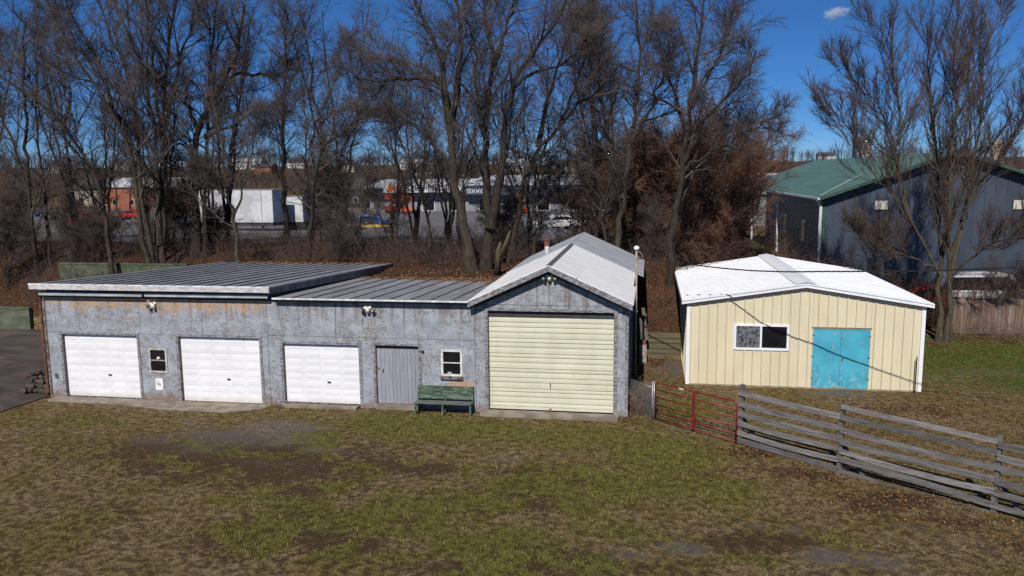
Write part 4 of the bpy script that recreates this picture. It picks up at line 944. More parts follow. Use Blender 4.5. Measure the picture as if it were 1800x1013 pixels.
for x in (atY(1551, 360, BNY)[0], atY(1796, 360, BNY)[0]):
    z = atY(1551, 361, BNY)[2]; wn = npart(MB().box(x - .36, x + .36, BNY + .15, BNY + .208, z - .26, z + .26), 'window', WALLC); npart(MB().box(x - .02, x + .02, BNY + .145, BNY + .149, z - .25, z + .25), 'mullion', WHITEM, wn)
for px in (1372, 1402):
    for k in range(3): pass
for yb_, zz0 in ((60, 0), (67, 0), (76, 0)):
    wn = npart(MB().box(PW - .05, PW - .003, yb_, yb_ + 1.6, 2.3, 4.0), 'window', WHITEM); 
    for q in (.12, .9): npart(MB().box(PW - .07, PW - .051, yb_ + q, yb_ + q + .55, 2.4, 3.9), 'pane', GLASS, wn)
for yy in (66, 82): npart(MB().tube([(bx0 + .1, yy, bz0 - .2), (bx0 + .1, yy, 0)], .10, 8), 'porch_post', WHITEM)
# pale-roofed outbuilding beyond the barn, yellow cottage, silos
house(1335, 330, 118, 15, 16, 4.6, 2.6, WALLG, ROOFL, 'grey outbuilding with pale metal roof left of the barn', 4, True, 'x', .2, 'outbuilding')
house(1192, 362, 92, 4.6, 8, 3.0, 1.7, WALLY, FGREEN, 'small yellow cottage with green roof behind the red-brown shrubs', 2, True, 'y', None, 'cottage')
def silo(px, Y, r, ztop, m, domem, label, dome=True):
    c = atY(px, 280, Y); o = empty('silo', (c[0], Y, tz(c[0], Y)), 0, label, 'silo'); H = ztop - tz(c[0], Y)
    MB().lathe([(r, -3), (r, H)], (0, 0, 0), (0, 0, 1), 20).build('barrel', m, o, True)
    for k in range(10): MB().lathe([(r + .01, 0), (r + .06, .05), (r + .06, .2), (r + .01, .25)], (0, 0, H * (k + .5) / 10), (0, 0, 1), 20).build('hoop', m, o, True)
    pr = [(r * math.cos(t), r * .85 * math.sin(t)) for t in np.linspace(0, 1.5, 7)] if dome else [(r * 1.02, 0), (r * 1.02, .5), (r * .3, 1.1)]
    MB().lathe(pr, (0, 0, H + .01), (0, 0, 1), 20).build('roof', domem, o, True)
SILV = mat('silver_dome', (.6, .6, .62), rough=.3, metal=.8); NAVY = mat('navy_silo', (.03, .045, .09), rough=.5); STAVE = mat('stave_silo', (.35, .30, .28), (.25, .2, .18), 1, rough=.9)
silo(1506, 330, 1.7, 19.0, NAVY, SILV, 'dark blue silo with pale cap above the barn roof', False)
silo(1521, 330, 2.0, 18.2, STAVE, SILV, 'concrete silo with silver dome above the barn roof')
silo(1752, 300, 2.1, 15.8, STAVE, WALLC, 'brown concrete silo behind the right end of the barn')
# equipment store with its sign
ST = empty('store_building', (-38, 150, tz(-38, 150)), 0, 'long low equipment store with white sign fascia and grey roof', 'store'); SZ = tz(-38, 150); STO = Vector((-38, 150, SZ))
def spart(mb, name, m, par=None):
    o = mb.build(name, m); o.parent = par or ST
    if par is None: o.matrix_parent_inverse = Matrix.Translation(-STO)
    return o
spart(MB().box(-54, 4, 150, 168, -1, 5.2), 'wall', WALLG)
spart(MB().prism([(148.5, 5.6), (159, 7.0), (169, 5.6), (169, 5.4), (148.5, 5.4)], -54.5, -33.6, 'x'), 'roof', ROOFL)
spart(MB().prism([(148.5, 6.0), (160, 7.6), (169, 6.0), (169, 5.8), (148.5, 5.8)], -33.5, 4.5, 'x'), 'roof', ROOFL)
fa = spart(MB().box(-50.5, -34.4, 148.0, 148.45, 4.55, 6.25), 'sign_fascia', WALLW)
fb = spart(MB().box(-34.3, 4, 148.0, 148.45, 4.0, 5.75), 'service_fascia', BLUEF)
spart(MB().box(-54, 4, 148.2, 150, 4.35, 4.5), 'canopy', WALLD)
def words(s, x, y, z, size, m, par, name):
    cu = bpy.data.curves.new(name, 'FONT'); cu.body = s; cu.size = size; cu.extrude = .03; cu.materials.append(m)
    tmp = bpy.data.objects.new(name, cu); COL.objects.link(tmp); bpy.context.view_layer.update(); me = bpy.data.meshes.new_from_object(tmp.evaluated_get(bpy.context.evaluated_depsgraph_get())); bpy.data.objects.remove(tmp)
    o = bpy.data.objects.new(name, me); COL.objects.link(o); o.parent = par; o.location = (x, y, z); o.rotation_euler = (math.pi / 2, 0, 0); return o
BLK = mat('black_lettering', (.015, .015, .02)); ORG = mat('orange_lettering', (.75, .13, .03)); WLT = mat('white_lettering', (.85, .85, .85))
words('EQUIPMENT', -46.6, 147.95, 4.85, 1.75, BLK, fa, 'lettering'); words('SERVICE', -34.1, 147.95, 4.35, 1.15, WLT, fb, 'lettering')
for x in (-49.8, -48.1): spart(MB().prism([(x, 4.8), (x + 1.1, 4.8), (x + 1.3, 5.9), (x + .7, 6.1), (x + .1, 5.7)], 147.93, 147.99, 'y'), 'orange_mark', ORG, fa)
for k in range(9):
    x = -49 + k * 5.6; wn = spart(MB().box(x, x + 2.6, 149.9, 149.995, .9 + SZ - .9, 3.4), 'window', WALLW); spart(MB().box(x + .2, x + 2.4, 149.86, 149.895, 1.1, 3.2), 'pane', GLASS, wn)
# other far buildings
house(262, 342, 165, 22, 14, 5.2, 1.8, BRICK, ROOFL, 'brick building with white metal roof behind the leaning trees', 5, True, 'x', None, 'building')
house(165, 330, 190, 12, 10, 4.5, 2.6, WALLC, ROOFK, 'cream house with dark roof beyond the red truck', 3)
house(590, 345, 170, 14, 12, 4.2, 2.2, WALLD, ROOFK, 'dark low workshop left of the equipment store', 3, True, 'x', None, 'workshop')
house(1010, 345, 175, 16, 12, 4.6, 2.0, WALLW, ROOFL, 'white building with pale roof right of the equipment store', 4, True, 'x', None, 'building')
fh = [(95, 460, 12, WALLW, ROOFK), (215, 520, 11, WALLC, ROOFL), (432, 560, 24, WALLW, ROOFL), (462, 480, 12, BRICK, ROOFK), (520, 600, 14, WALLW, ROOFK), (608, 520, 12, WALLC, ROOFK), (722, 560, 16, WALLW, ROOFL), (742, 430, 11, WALLC, ROOFK), (806, 400, 13, WALLC, ROOFK), (905, 520, 22, WALLW, ROOFL), (985, 480, 18, WALLW, ROOFK), (1072, 560, 14, WALLC, ROOFL), (1452, 640, 12, WALLW, ROOFK), (1790, 260, 14, WALLW, ROOFL)]
lab = ['white hillside house far left', 'cream pale-roofed hillside house left of the oak', 'long white hillside building above the white trailer', 'brick hillside house right of the long white building', 'white dark-roofed hillside house beside the straight dark trunk', 'cream hillside house above the dark workshop', 'white pale-roofed hillside house above the store roof', 'cream dark-roofed hillside house above the sign', 'cream hillside house between the centre tree trunks', 'long white hillside building right of the centre trees', 'white dark-roofed building above the gable peak', 'cream pale-roofed hillside house behind the red-brown shrubs', 'tiny white house on the skyline left of the silos', 'white low building at the far right edge behind the barn']
for (px, Y, wd, wm, rm), lb in zip(fh, lab): house(px, 300, Y, wd, 9, 4.6 if wd < 18 else 5.5, 2.4, wm, rm, lb, max(3, wd // 4), True, 'x', None, 'house', 1 if wd > 18 else 2, 'houses on the far hillside')

# ================================================================== vehicles and machines
TYRE = mat('tyre', (.02, .02, .02), rough=.9); RIMM = mat('rim', (.4, .4, .42), rough=.4, metal=.7); LIGHTR = mat('tail_lamp', (.35, .02, .02)); LIGHTW = mat('head_lamp', (.8, .8, .78), rough=.2)
def vehicle(px, py, Y, rz, kind, paint, label, cat, group=None):
    c = atY(px, py, Y); v = empty('parked_' + cat.replace(' ', '_'), (c[0], Y, tz(c[0], Y) + .13), rz, label, cat, group or 'vehicles in the lot beyond the trees')
    L, W = {'pickup': (5.4, .95), 'car': (4.5, .88), 'van': (5.2, .98)}[kind]
    prof = {'pickup': [(-2.7, .45), (-2.7, 1.05), (-.75, 1.08), (-.45, 1.10), (1.2, 1.12), (2.4, 1.02), (2.7, .85), (2.7, .42)],
            'car': [(-2.2, .40), (-2.25, .80), (-1.9, .95), (1.0, .92), (2.0, .80), (2.25, .62), (2.25, .32)],
            'van': [(-2.6, .4), (-2.6, 1.1), (1.5, 1.1), (2.45, .95), (2.6, .75), (2.6, .35)]}[kind]
    cab = {'pickup': [(-.75, 1.081), (-.55, 1.75), (.55, 1.78), (1.2, 1.121)], 'car': [(-1.85, .951), (-1.1, 1.42), (.3, 1.44), (1.05, .921)], 'van': [(-2.58, 1.101), (-2.45, 1.95), (.9, 1.98), (1.6, 1.101)]}[kind]
    MB().prism(prof, -W, W, 'y').build('body', paint, v); MB().prism([(p[0], p[1]) for p in cab], -W * .86, W * .86, 'y').build('cabin', paint, v)
    cx = sum(p[0] for p in cab) / 4
    for sy in (-1, 1):
        q = [(p[0] * .88 + cx * .12, p[1] + (.07 if k in (0, 3) else -.09)) for k, p in enumerate(cab)]
        MB().prism(q, sy * W * .862, sy * W * .875, 'y').build('side_window', GLASS, v)
        for x in (-L * .30, L * .31):
            wh = MB().lathe([(.36, 0), (.36, .22)], (x, sy * W - (.11 if sy > 0 else .11), .24), (0, 1, 0), 16).build('wheel', TYRE, v)
            MB().lathe([(.21, 0), (.21, .03)], (x, sy * (W + .115) - (.03 if sy > 0 else 0), .24), (0, 1, 0), 12).build('rim', RIMM, wh)
        MB().box(L / 2 - .06, L / 2 + .02, sy * W * .72 - .15, sy * W * .72 + .15, .66, .82).build('headlight', LIGHTW, v)
        MB().box(-L / 2 - .02, -L / 2 + .05, sy * W * .84 - .09, sy * W * .84 + .09, .65, .95).build('taillight', LIGHTR, v)
    (x1, z1), (x2, z2) = cab[3], cab[2]
    MB().add([(x1 + .0, -W * .8, z1 + .05), (x1, W * .8, z1 + .05), (x2 + .03, W * .78, z2 - .06), (x2 + .03, -W * .78, z2 - .06)], [(0, 1, 2, 3)]).build('windscreen', GLASS, v)
    if kind == 'pickup':
        MB().box(-2.6, -.85, -W * .85, W * .85, 1.06, 1.085).build('bed', WALLD, v)
    return v
REDP = mat('red_car_paint', (.42, .03, .02), (.38, .03, .02), 1, rough=.3); NAVP = mat('navy_car_paint', (.02, .03, .06), rough=.3); WHP = mat('white_car_paint', (.75, .76, .78), rough=.3); BLKP = mat('black_car_paint', (.012, .012, .015), rough=.25); SILP = mat('silver_car_paint', (.4, .41, .43), rough=.3, metal=.5); BLUP = mat('blue_car_paint', (.03, .07, .2), rough=.3)
vehicle(158, 405, 92, R(8), 'pickup', REDP, 'red pickup truck behind the leaning tree at the left', 'pickup truck')
vehicle(610, 395, 82, R(185), 'pickup', NAVP, 'dark navy pickup truck behind the yellow trailer', 'pickup truck')
vehicle(655, 392, 92, R(10), 'car', BLUP, 'blue car parked right of the dark navy pickup', 'car')
vehicle(905, 366, 135, R(5), 'car', REDP, 'red car between the centre trunks', 'car')
vehicle(978, 410, 80, R(200), 'car', WHP, 'white car just above the gable roof left slope', 'car')
vehicle(1000, 395, 90, R(30), 'car', SILP, 'silver car behind the white car', 'car')
vehicle(1105, 395, 88, R(80), 'van', WHP, 'white van behind the red-brown shrubs', 'van')
vehicle(230, 372, 118, R(170), 'car', REDP, 'small red car far behind the left trees', 'car')
vehicle(890, 372, 128, R(175), 'van', WHP, 'white van in front of the store between the centre trunks', 'van')
vehicle(1642, 480, 46.5, R(10), 'car', REDP, 'red car behind the right multi-stemmed tree', 'car', 'vehicles behind the right fence')
vehicle(1735, 478, 47, R(5), 'van', WHP, 'white van behind the wooden fence', 'van', 'vehicles behind the right fence')
vehicle(45, 350, 128, R(15), 'car', BLUP, 'blue car at the far left of the lot', 'car')
def trailer(px, Y, L, H, label):
    c = atY(px, 400, Y); z = tz(c[0], Y); t = empty('box_trailer', (c[0], Y, z), R(-4), label, 'trailer', 'white trailers in the lot')
    MB().box(-L / 2, L / 2, 0, 2.5, .95, H).build('box', WALLW, t)
    for k in range(int(L / 1.1) + 1):
        x = -L / 2 + .03 + k * (L - .1) / int(L / 1.1); MB().box(x, x + .05, -.03, -.003, 1.0, H - .05).build('rib', WALLG if k % 3 == 0 else WALLW, t)
    MB().box(-L / 2, L / 2, -.035, -.004, H - .045, H + .05).build('top_rail', SILP, t); MB().box(-L / 2 + .1, L / 2 - .1, .1, 2.4, .6, .948).build('chassis', WALLD, t)
    for x in (-L / 2 + 1.2, -L / 2 + 2.3):
        for y in (.05, 2.2): MB().lathe([(.5, 0), (.5, .25)], (x, y, .42), (0, 1, 0), 14).build('wheel', TYRE, t)
    for x in (L / 2 - 1.5,): MB().box(x, x + .15, .3, .5, 0, .6).build('landing_leg', WALLD, t)
trailer(415, 74, 8.4, 4.2, 'long white box trailer behind the oak and the light-barked tree'); trailer(514, 78, 2.6, 3.6, 'short white box trailer beside the straight dark trunk')
# yellow equipment trailer, orange lift, red machine
c = atY(630, 402, 76); yt = empty('flat_trailer', (c[0], 76, tz(c[0], 76)), R(14), 'yellow flat equipment trailer beside the navy pickup', 'trailer'); YEL = mat('yellow_paint', (.62, .42, .04), (.5, .33, .04), 3, rough=.5)
for y in (-.9, .9): MB().box(-3, 2.4, y - .06, y + .06, .5, .66).build('side_rail', YEL, yt)
for k in range(8): MB().box(-2.9 + k * .7, -2.8 + k * .7, -.83, .83, .5, .6).build('cross_member', YEL, yt)
MB().beam((2.4, -.9, .56), (3.9, 0, .5), .1, .12).build('drawbar', YEL, yt); MB().beam((2.4, .9, .56), (3.9, 0, .5), .1, .12).build('drawbar', YEL, yt)
for x in (-.8, .1):
    for y in (-1.1, .92): MB().lathe([(.36, 0), (.36, .2)], (x, y, .36), (0, 1, 0), 14).build('wheel', TYRE, yt)
for k in range(5): MB().box(-3 + k * 1.3, -2.94 + k * 1.3, -.97, -.9, .66, 1.1).build('stake', YEL, yt)
def machine(px, Y, m, label):
    c = atY(px, 368, Y); o = empty('lift_machine', (c[0], Y, tz(c[0], Y)), 0, label, 'machine', 'machines outside the store')
    MB().prism([(-1.3, .45), (-1.3, 1.1), (-.4, 1.3), (.9, 1.2), (1.2, .8), (1.2, .45)], -.7, .7, 'y').build('chassis', m, o)
    MB().beam((-.9, 0, 1.2), (.9, 0, 2.9), .25, .3).build('boom', m, o); MB().beam((.9, 0, 2.9), (-.3, 0, 3.4), .2, .22).build('jib', m, o)
    MB().prism([(-1.2, 2.6), (-.2, 2.6), (-.2, 3.6), (-1.2, 3.6)], -.5, .5, 'y').build('basket', m, o)
    for x in (-.8, .8):
        for y in (-.85, .62): MB().lathe([(.4, 0), (.4, .24)], (x, y, .4), (0, 1, 0), 14).build('wheel', TYRE, o)
machine(718, 138, ORG, 'orange boom lift outside the equipment store'); machine(690, 140, REDP, 'red machine left of the orange lift'); machine(918, 140, ORG, 'orange-red machine right of the centre trunks')

# ================================================================== trees
def resample(pts, K):
    P = np.asarray(pts, float); d = np.r_[0, np.cumsum(np.linalg.norm(np.diff(P, axis=0), axis=1))]; t = np.linspace(0, d[-1], K)
    # smooth through the control points
    q = np.stack([np.interp(t, d, P[:, i]) for i in range(3)], -1); q[1:-1] = .25 * q[:-2] + .5 * q[1:-1] + .25 * q[2:]; return q
def tubes(P, Rr, S, seed=0):
    N, K, _ = P.shape; T_ = np.gradient(P, axis=1); T_ /= np.linalg.norm(T_, axis=-1, keepdims=True) + 1e-9
    ref = np.random.default_rng(seed).normal(size=(N, 1, 3)); A = np.cross(T_, np.broadcast_to(ref, T_.shape)); A /= np.linalg.norm(A, axis=-1, keepdims=True) + 1e-9; B = np.cross(T_, A)
    g = np.arange(S) * 2 * math.pi / S
    V = P[:, :, None] + Rr[:, :, None, None] * (A[:, :, None] * np.cos(g)[None, None, :, None] + B[:, :, None] * np.sin(g)[None, None, :, None])
    I = np.arange(N * K * S).reshape(N, K, S); J = np.roll(I, -1, axis=2)
    Q = np.stack([I[:, :-1], J[:, :-1], J[:, 1:], I[:, 1:]], -1).reshape(-1, 4); return V.reshape(-1, 3), Q
def spikes(P, Rr, seed=0):
    """one-segment twigs: three-sided cones"""
    a = P[:, 0]; b_ = P[:, -1]; d = b_ - a; ref = np.random.default_rng(seed).normal(size=d.shape); A = np.cross(d, ref); A /= np.linalg.norm(A, axis=-1, keepdims=True) + 1e-9
    B = np.cross(d / (np.linalg.norm(d, axis=-1, keepdims=True) + 1e-9), A); r = Rr[:, :1]
    V = np.stack([a + A * r, a + (-.5 * A + .87 * B) * r, a + (-.5 * A - .87 * B) * r, b_], 1); n = len(a); I = np.arange(n)[:, None] * 4
    return V.reshape(-1, 3), np.concatenate([I + np.array([0, 1, 3]), I + np.array([1, 2, 3]), I + np.array([2, 0, 3])])
def slivers(P, Rr, seed=0):
    a = P[:, 0]; b_ = P[:, -1]; A = np.cross(b_ - a, np.random.default_rng(seed).normal(size=a.shape)); A /= np.linalg.norm(A, axis=-1, keepdims=True) + 1e-9; r = Rr[:, :1]
    V = np.stack([a + A * r, a - A * r, b_], 1); return V.reshape(-1, 3), np.arange(len(a) * 3).reshape(-1, 3)
def children(g, P, Rr, n, t0, ang, ratio, K, up=.06, wander=.10, rr=.011, minr=.004, lmin=.15, tp=1.0, cap=None):
    N, KP, _ = P.shape; L = np.linalg.norm(np.diff(P, axis=1), axis=-1).sum(1)
    t = t0 + (1 - t0) * ((np.arange(n)[None] + g.random((N, n))) / n) ** tp; f = t * (KP - 1); i = np.minimum(f.astype(int), KP - 2); w_ = (f - i)[..., None]
    ii = np.arange(N)[:, None]; base = P[ii, i] * (1 - w_) + P[ii, i + 1] * w_; tan = P[ii, i + 1] - P[ii, i]; tan /= np.linalg.norm(tan, axis=-1, keepdims=True) + 1e-9
    pr = Rr[ii, i] * (1 - w_[..., 0]) + Rr[ii, i + 1] * w_[..., 0]
    ref = g.normal(size=tan.shape); e = np.cross(tan, ref); e /= np.linalg.norm(e, axis=-1, keepdims=True) + 1e-9
    a = np.radians(g.normal(ang, 11, (N, n)))[..., None]; d = tan * np.cos(a) + e * np.sin(a)
    ln = np.maximum(L[:, None] * ratio * (1.2 - .75 * t) * g.uniform(.6, 1.35, (N, n)), lmin)
    if cap: ln = np.minimum(ln, cap * g.uniform(.7, 1.1, (N, n)))
    base = base.reshape(-1, 3); d = d.reshape(-1, 3); ln = ln.reshape(-1); r0 = np.clip(np.minimum(pr.reshape(-1) * .72, ln * rr + .003), minr, None)
    Q = [base]; p = base
    for k in range(K - 1):
        d = d + np.array([0, 0, up]) + g.normal(0, wander, d.shape); d /= np.linalg.norm(d, axis=-1, keepdims=True) + 1e-9
        p = p + d * (ln / (K - 1))[:, None]; Q.append(p)
    fall = np.linspace(1, .28, K)[None]
    return np.stack(Q, 1), np.maximum(r0[:, None] * fall, minr * .6)
def cat_geo(parts):
    Vs, Qs, Ts, n = [], [], [], 0
    for v, q, t in parts:
        Vs.append(v)
        if q is not None: Qs.append(q + n)
        if t is not None: Ts.append(t + n)
        n += len(v)
    return np.concatenate(Vs), (np.concatenate(Qs) if Qs else None), (np.concatenate(Ts) if Ts else None)
LEAFM = mat('clinging_copper_leaves', (.20, .085, .035), (.11, .05, .025), 2, rough=.9)
def tree(name, stems, bark, twig, label, seed, lv=(11, 8, 7, 4), group=None, cat='tree', wander=.10, up=.05, ang=48, ratio=(.34, .45, .5, .55), base=None, t0=.25, leafy=0, stemK=18, jit=.06, caps=(4.2, 1.9, .9, .45)):
    """stems: list of (points (n,3), r0, r1). Trunk = stems; crown = branches and twigs"""
    g = np.random.default_rng(seed)
    P = np.stack([resample(s[0], stemK) for s in stems]); P[:, 2:-1] += g.normal(0, jit, P[:, 2:-1].shape)
    Rr = .8 * np.stack([s[1] + (s[2] - s[1]) * np.linspace(0, 1, stemK) ** .8 for s in stems])
    flare = 1 + .5 * np.exp(-np.linspace(0, 1, stemK) * 14); Rr = Rr * flare[None]
    o3 = np.array(base if base is not None else stems[0][0][0], float)
    root = empty(name, tuple(o3), 0, label, cat, group)
    V, Q = tubes(P - o3, Rr, 9, seed); link('trunk', np_mesh('trunk', V, Q, None, bark, True), root)
    geo = []
    p1, r1 = children(g, P, Rr, lv[0], t0, ang, ratio[0], 8, up, wander, .016, .012, .6, .9, caps[0]); geo.append((*tubes(p1 - o3, r1, 5, seed + 1), None))
    p2, r2 = children(g, p1, r1, lv[1], .12, ang - 6, ratio[1] * 1.15, 5, up, wander * 1.2, .013, .011, .4, 1, caps[1]); geo.append((*tubes(p2 - o3, r2, 3, seed + 2), None))
    # stem ends also carry twigs
    ps, rs = children(g, P[:, stemK // 2:], Rr[:, stemK // 2:], lv[1] * 3, .1, ang - 8, .22, 5, up, wander, .011, .007, .5, 1, caps[1]); geo.append((*tubes(ps - o3, rs, 3, seed + 3), None))
    p2 = np.concatenate([p2, ps]); r2 = np.concatenate([r2, rs])
    p3, r3 = children(g, p2, r2, lv[2], .10, ang - 12, ratio[2] * 1.3, 3, up, wander, .009, .0085, .4, 1, caps[2] * 1.5)
    v, t = spikes(p3[:, [0, 2]] - o3, r3, seed + 4); geo.append((v, None, t))
    p4, r4 = children(g, p3, r3, lv[3], .10, ang - 16, ratio[3] * 1.15, 2, up, .1, .007, .0042, .28, 1, caps[3] * 1.7)
    v, t = slivers(p4 - o3, r4, seed + 5); geo.append((v, None, t))
    V, Q, T_ = cat_geo(geo); link('crown', np_mesh('crown', V, Q, T_, twig, False), root)
    if leafy:
        e = p4[:, -1]; k = g.random(len(e)) < leafy; e = e[k] - o3; n = len(e); s = g.uniform(.025, .05, (n, 1)); a = g.normal(size=(n, 3)); a /= np.linalg.norm(a, axis=1, keepdims=True); b_ = np.cross(a, g.normal(size=(n, 3))); b_ /= np.linalg.norm(b_, axis=1, keepdims=True)
        V = np.stack([e - a * s, e - b_ * s * .6, e + a * s, e + b_ * s * .6], 1).reshape(-1, 3); lf = link('dry_leaves', np_mesh('dry_leaves', V, np.arange(4 * n).reshape(-1, 4), None, LEAFM), root); lf['kind'] = 'stuff'
    return root
def pxs(pts, Y, r0, r1, dY=0.0, ground=True):
    """a stem traced in the photograph, set at its own depth; dY: drift in depth towards the tip"""
    n = len(pts); P = np.array([atY(p[0], p[1], Y + dY * k / max(n - 1, 1)) for k, p in enumerate(pts)])
    if ground: P[0, 2] = min(P[0, 2], tz(P[0, 0], P[0, 1]) - .15)
    return (P, r0, r1)
S = lambda *a, **k: pxs(*a, **k)
# centre pair
Yc = 36.6
tree('bare_tree', [S([(830, 472), (808, 355), (791, 284), (794, 213), (786, 166), (780, 104), (756, 62), (732, 14), (715, -60)], Yc, .34, .07, -1.5),
     S([(795, 250), (786, 168), (763, 133), (718, 142), (637, 142), (600, 118)], Yc, .17, .05, -2.5, ground=False), S([(786, 166), (750, 120), (713, 111), (656, 100), (600, 70)], Yc, .11, .03, 2.5, ground=False),
     S([(794, 213), (808, 140), (812, 70), (800, -20), (806, -90)], Yc, .17, .05, 2, ground=False), S([(800, 300), (770, 262), (735, 225), (690, 200), (650, 190)], Yc, .10, .03, -2, ground=False)],
     BARK, TWIG, 'big bare tree leaning left behind the middle roof, left of the centre pair', 11, (13, 9, 7, 5))
tree('bare_tree', [S([(853, 474), (862, 393), (851, 308), (851, 227), (868, 118), (865, 71), (846, 9), (840, -70)], Yc + .4, .32, .07, 1),
     S([(862, 400), (879, 308), (884, 237), (893, 180), (917, 118), (945, 85), (985, 30), (1000, -30)], Yc + .4, .26, .05, -2, ground=False), S([(868, 118), (885, 60), (905, 5), (920, -60)], Yc + .4, .14, .04, 2, ground=False),
     S([(905, 150), (935, 130), (975, 118), (1020, 90), (1050, 60)], Yc + .4, .12, .03, 2, ground=False), S([(851, 240), (835, 160), (838, 90), (815, 20)], Yc + .4, .12, .03, -2, ground=False)],
     BARKD, TWIG, 'big bare tree with forked trunk behind the middle roof, right of the centre pair', 12, (13, 9, 7, 5))
tree('bare_tree', [S([(893, 455), (917, 332), (941, 261), (974, 237), (993, 204), (1056, 152), (1095, 110)], Yc + 2.5, .22, .05, -1), S([(947, 258), (958, 180), (985, 110), (1005, 30), (1015, -40)], Yc + 2.5, .15, .04, 1.5, ground=False), S([(985, 215), (1015, 150), (1030, 80), (1050, 20)], Yc + 2.5, .1, .03, 1.5, ground=False)],
     BARKD, TWIG, 'bare tree curving right between the centre pair and the gable peak', 13, (13, 9, 7, 5))
sn = empty('broken_snag', tuple(atY(876, 470, 35.6) * np.array([1, 1, 0]) + np.array([0, 0, 3.1])), 0, 'pale broken snag leaning at the foot of the centre pair', 'snag')
a0 = Vector(sn.location); q = [Vector(atY(*p, 35.6)) - a0 for p in ((874, 482), (876, 440), (880, 425))]; MB().tube(q, [.17, .12, .05], 8).build('stump', BARKL, sn, True)
q = [Vector(atY(*p, 35.6)) - a0 for p in ((879, 452), (890, 425), (897, 405))]; MB().tube(q, [.11, .09, .04], 8).build('limb', BARKL, sn, True)
# right-hand pair of the wood
tree('bare_tree', [S([(1176, 515), (1184, 400), (1203, 284), (1210, 213), (1227, 95), (1230, 20), (1240, -20)], 38.6, .26, .05, 0), S([(1203, 284), (1235, 220), (1275, 170), (1315, 130), (1330, 90)], 38.6, .13, .03, -2, ground=False), S([(1208, 230), (1180, 150), (1160, 90), (1150, 30)], 38.6, .13, .03, 2, ground=False), S([(1215, 190), (1255, 120), (1280, 60), (1285, 20)], 38.6, .12, .03, 2, ground=False), S([(1200, 300), (1255, 262), (1320, 230), (1365, 205)], 38.6, .1, .03, -1, ground=False)],
     BARKD, TWIG, 'tall bare tree with rounded crown left of the barn roof', 14, (14, 9, 7, 5), up=.03)
tree('bare_tree', [S([(1085, 440), (1092, 351), (1105, 270), (1113, 228), (1120, 150), (1125, 70), (1118, 0)], 39.5, .24, .05, 0), S([(1092, 351), (1075, 270), (1060, 200), (1050, 120), (1062, 40)], 39.5, .15, .04, 2, ground=False), S([(1108, 250), (1145, 190), (1170, 120), (1180, 50)], 39.5, .12, .03, -2, ground=False)],
     BARK, TWIG, 'bare tree rising behind the gable peak', 15, (14, 9, 7, 5), up=.04)
# left group
Yl = 40.5
tree('bare_tree', [S([(282, 455), (285, 336), (285, 201), (292, 134), (295, 67), (312, -10), (318, -70)], Yl, .27, .06, 1), S([(280, 430), (276, 300), (265, 195), (255, 134), (232, 67), (200, 10), (185, -50)], Yl, .22, .05, -1, ground=False), S([(268, 455), (250, 336), (235, 185), (215, 100), (188, 44), (165, -10)], Yl, .22, .05, 1.5), S([(285, 260), (300, 170), (325, 80), (345, 0), (350, -50)], Yl, .14, .04, 2, ground=False), S([(284, 220), (268, 120), (262, 40), (250, -40)], Yl, .14, .04, -2, ground=False)],
     BARK, TWIG, 'tall multi-stemmed bare tree with straight fanning stems behind the left roof', 16, (13, 9, 7, 5), up=.07, ang=40)
tree('bare_tree', [S([(262, 450), (235, 292), (215, 228), (174, 158), (134, 104), (110, 60), (80, 0)], Yl - 1, .2, .05, -2), S([(212, 222), (178, 127), (161, 84), (127, 33), (105, -30)], Yl - 1, .13, .04, 1, ground=False)],
     BARK, TWIG, 'bare tree leaning up to the left in front of the multi-stemmed tree', 17, (13, 9, 7, 5), up=.05)
tree('bare_tree', [S([(200, 440), (168, 302), (111, 221), (67, 181), (27, 148), (-30, 120)], Yl - 1.8, .2, .05, -1.5), S([(111, 221), (124, 178), (110, 130), (95, 70), (100, 10)], Yl - 1.8, .1, .03, 1, ground=False)],
     BARK, TWIG, 'low leaning bare tree slanting to the left edge', 18, (13, 9, 7, 5), up=.08)
tree('bare_tree', [S([(60, 430), (50, 329), (27, 252), (10, 215), (-20, 170)], Yl, .17, .05, 1), S([(50, 329), (44, 255), (48, 218), (40, 168), (40, 94), (45, 30)], Yl, .15, .04, -1, ground=False)],
     BARKD, TWIG, 'curving dark-stemmed bare tree near the left edge', 19, (13, 9, 7, 5))
tree('bare_tree', [S([(346, 455), (342, 302), (346, 218), (379, 168), (413, 111), (423, 80), (430, 10)], Yl + 2, .36, .09, 0), S([(346, 225), (319, 161), (295, 148), (262, 120)], Yl + 2, .16, .04, -2, ground=False), S([(362, 240), (379, 235), (419, 211), (470, 188), (512, 198)], Yl + 2, .15, .04, -2, ground=False), S([(379, 168), (403, 134), (440, 128), (483, 134), (520, 120)], Yl + 2, .16, .05, 2, ground=False), S([(346, 270), (315, 252), (285, 248), (240, 240)], Yl + 2, .11, .03, -1.5, ground=False), S([(362, 450), (362, 302), (365, 200), (372, 100), (380, 20), (382, -40)], Yl + 2, .2, .05, 1.5)],
     BARKD, TWIGD, 'dark bare oak with crooked horizontal limbs behind the left roof', 20, (14, 9, 7, 5), wander=.16, ang=55)
tree('bare_tree', [S([(503, 455), (500, 336), (497, 201), (500, 134), (503, 67), (504, 20)], Yl + 3, .24, .04, 0)], BARKD, TWIGD, 'straight single-trunked bare tree right of the oak', 21, (36, 8, 6, 5), ang=52, t0=.3, up=.09, caps=(2.6, 1.4, .8, .45))
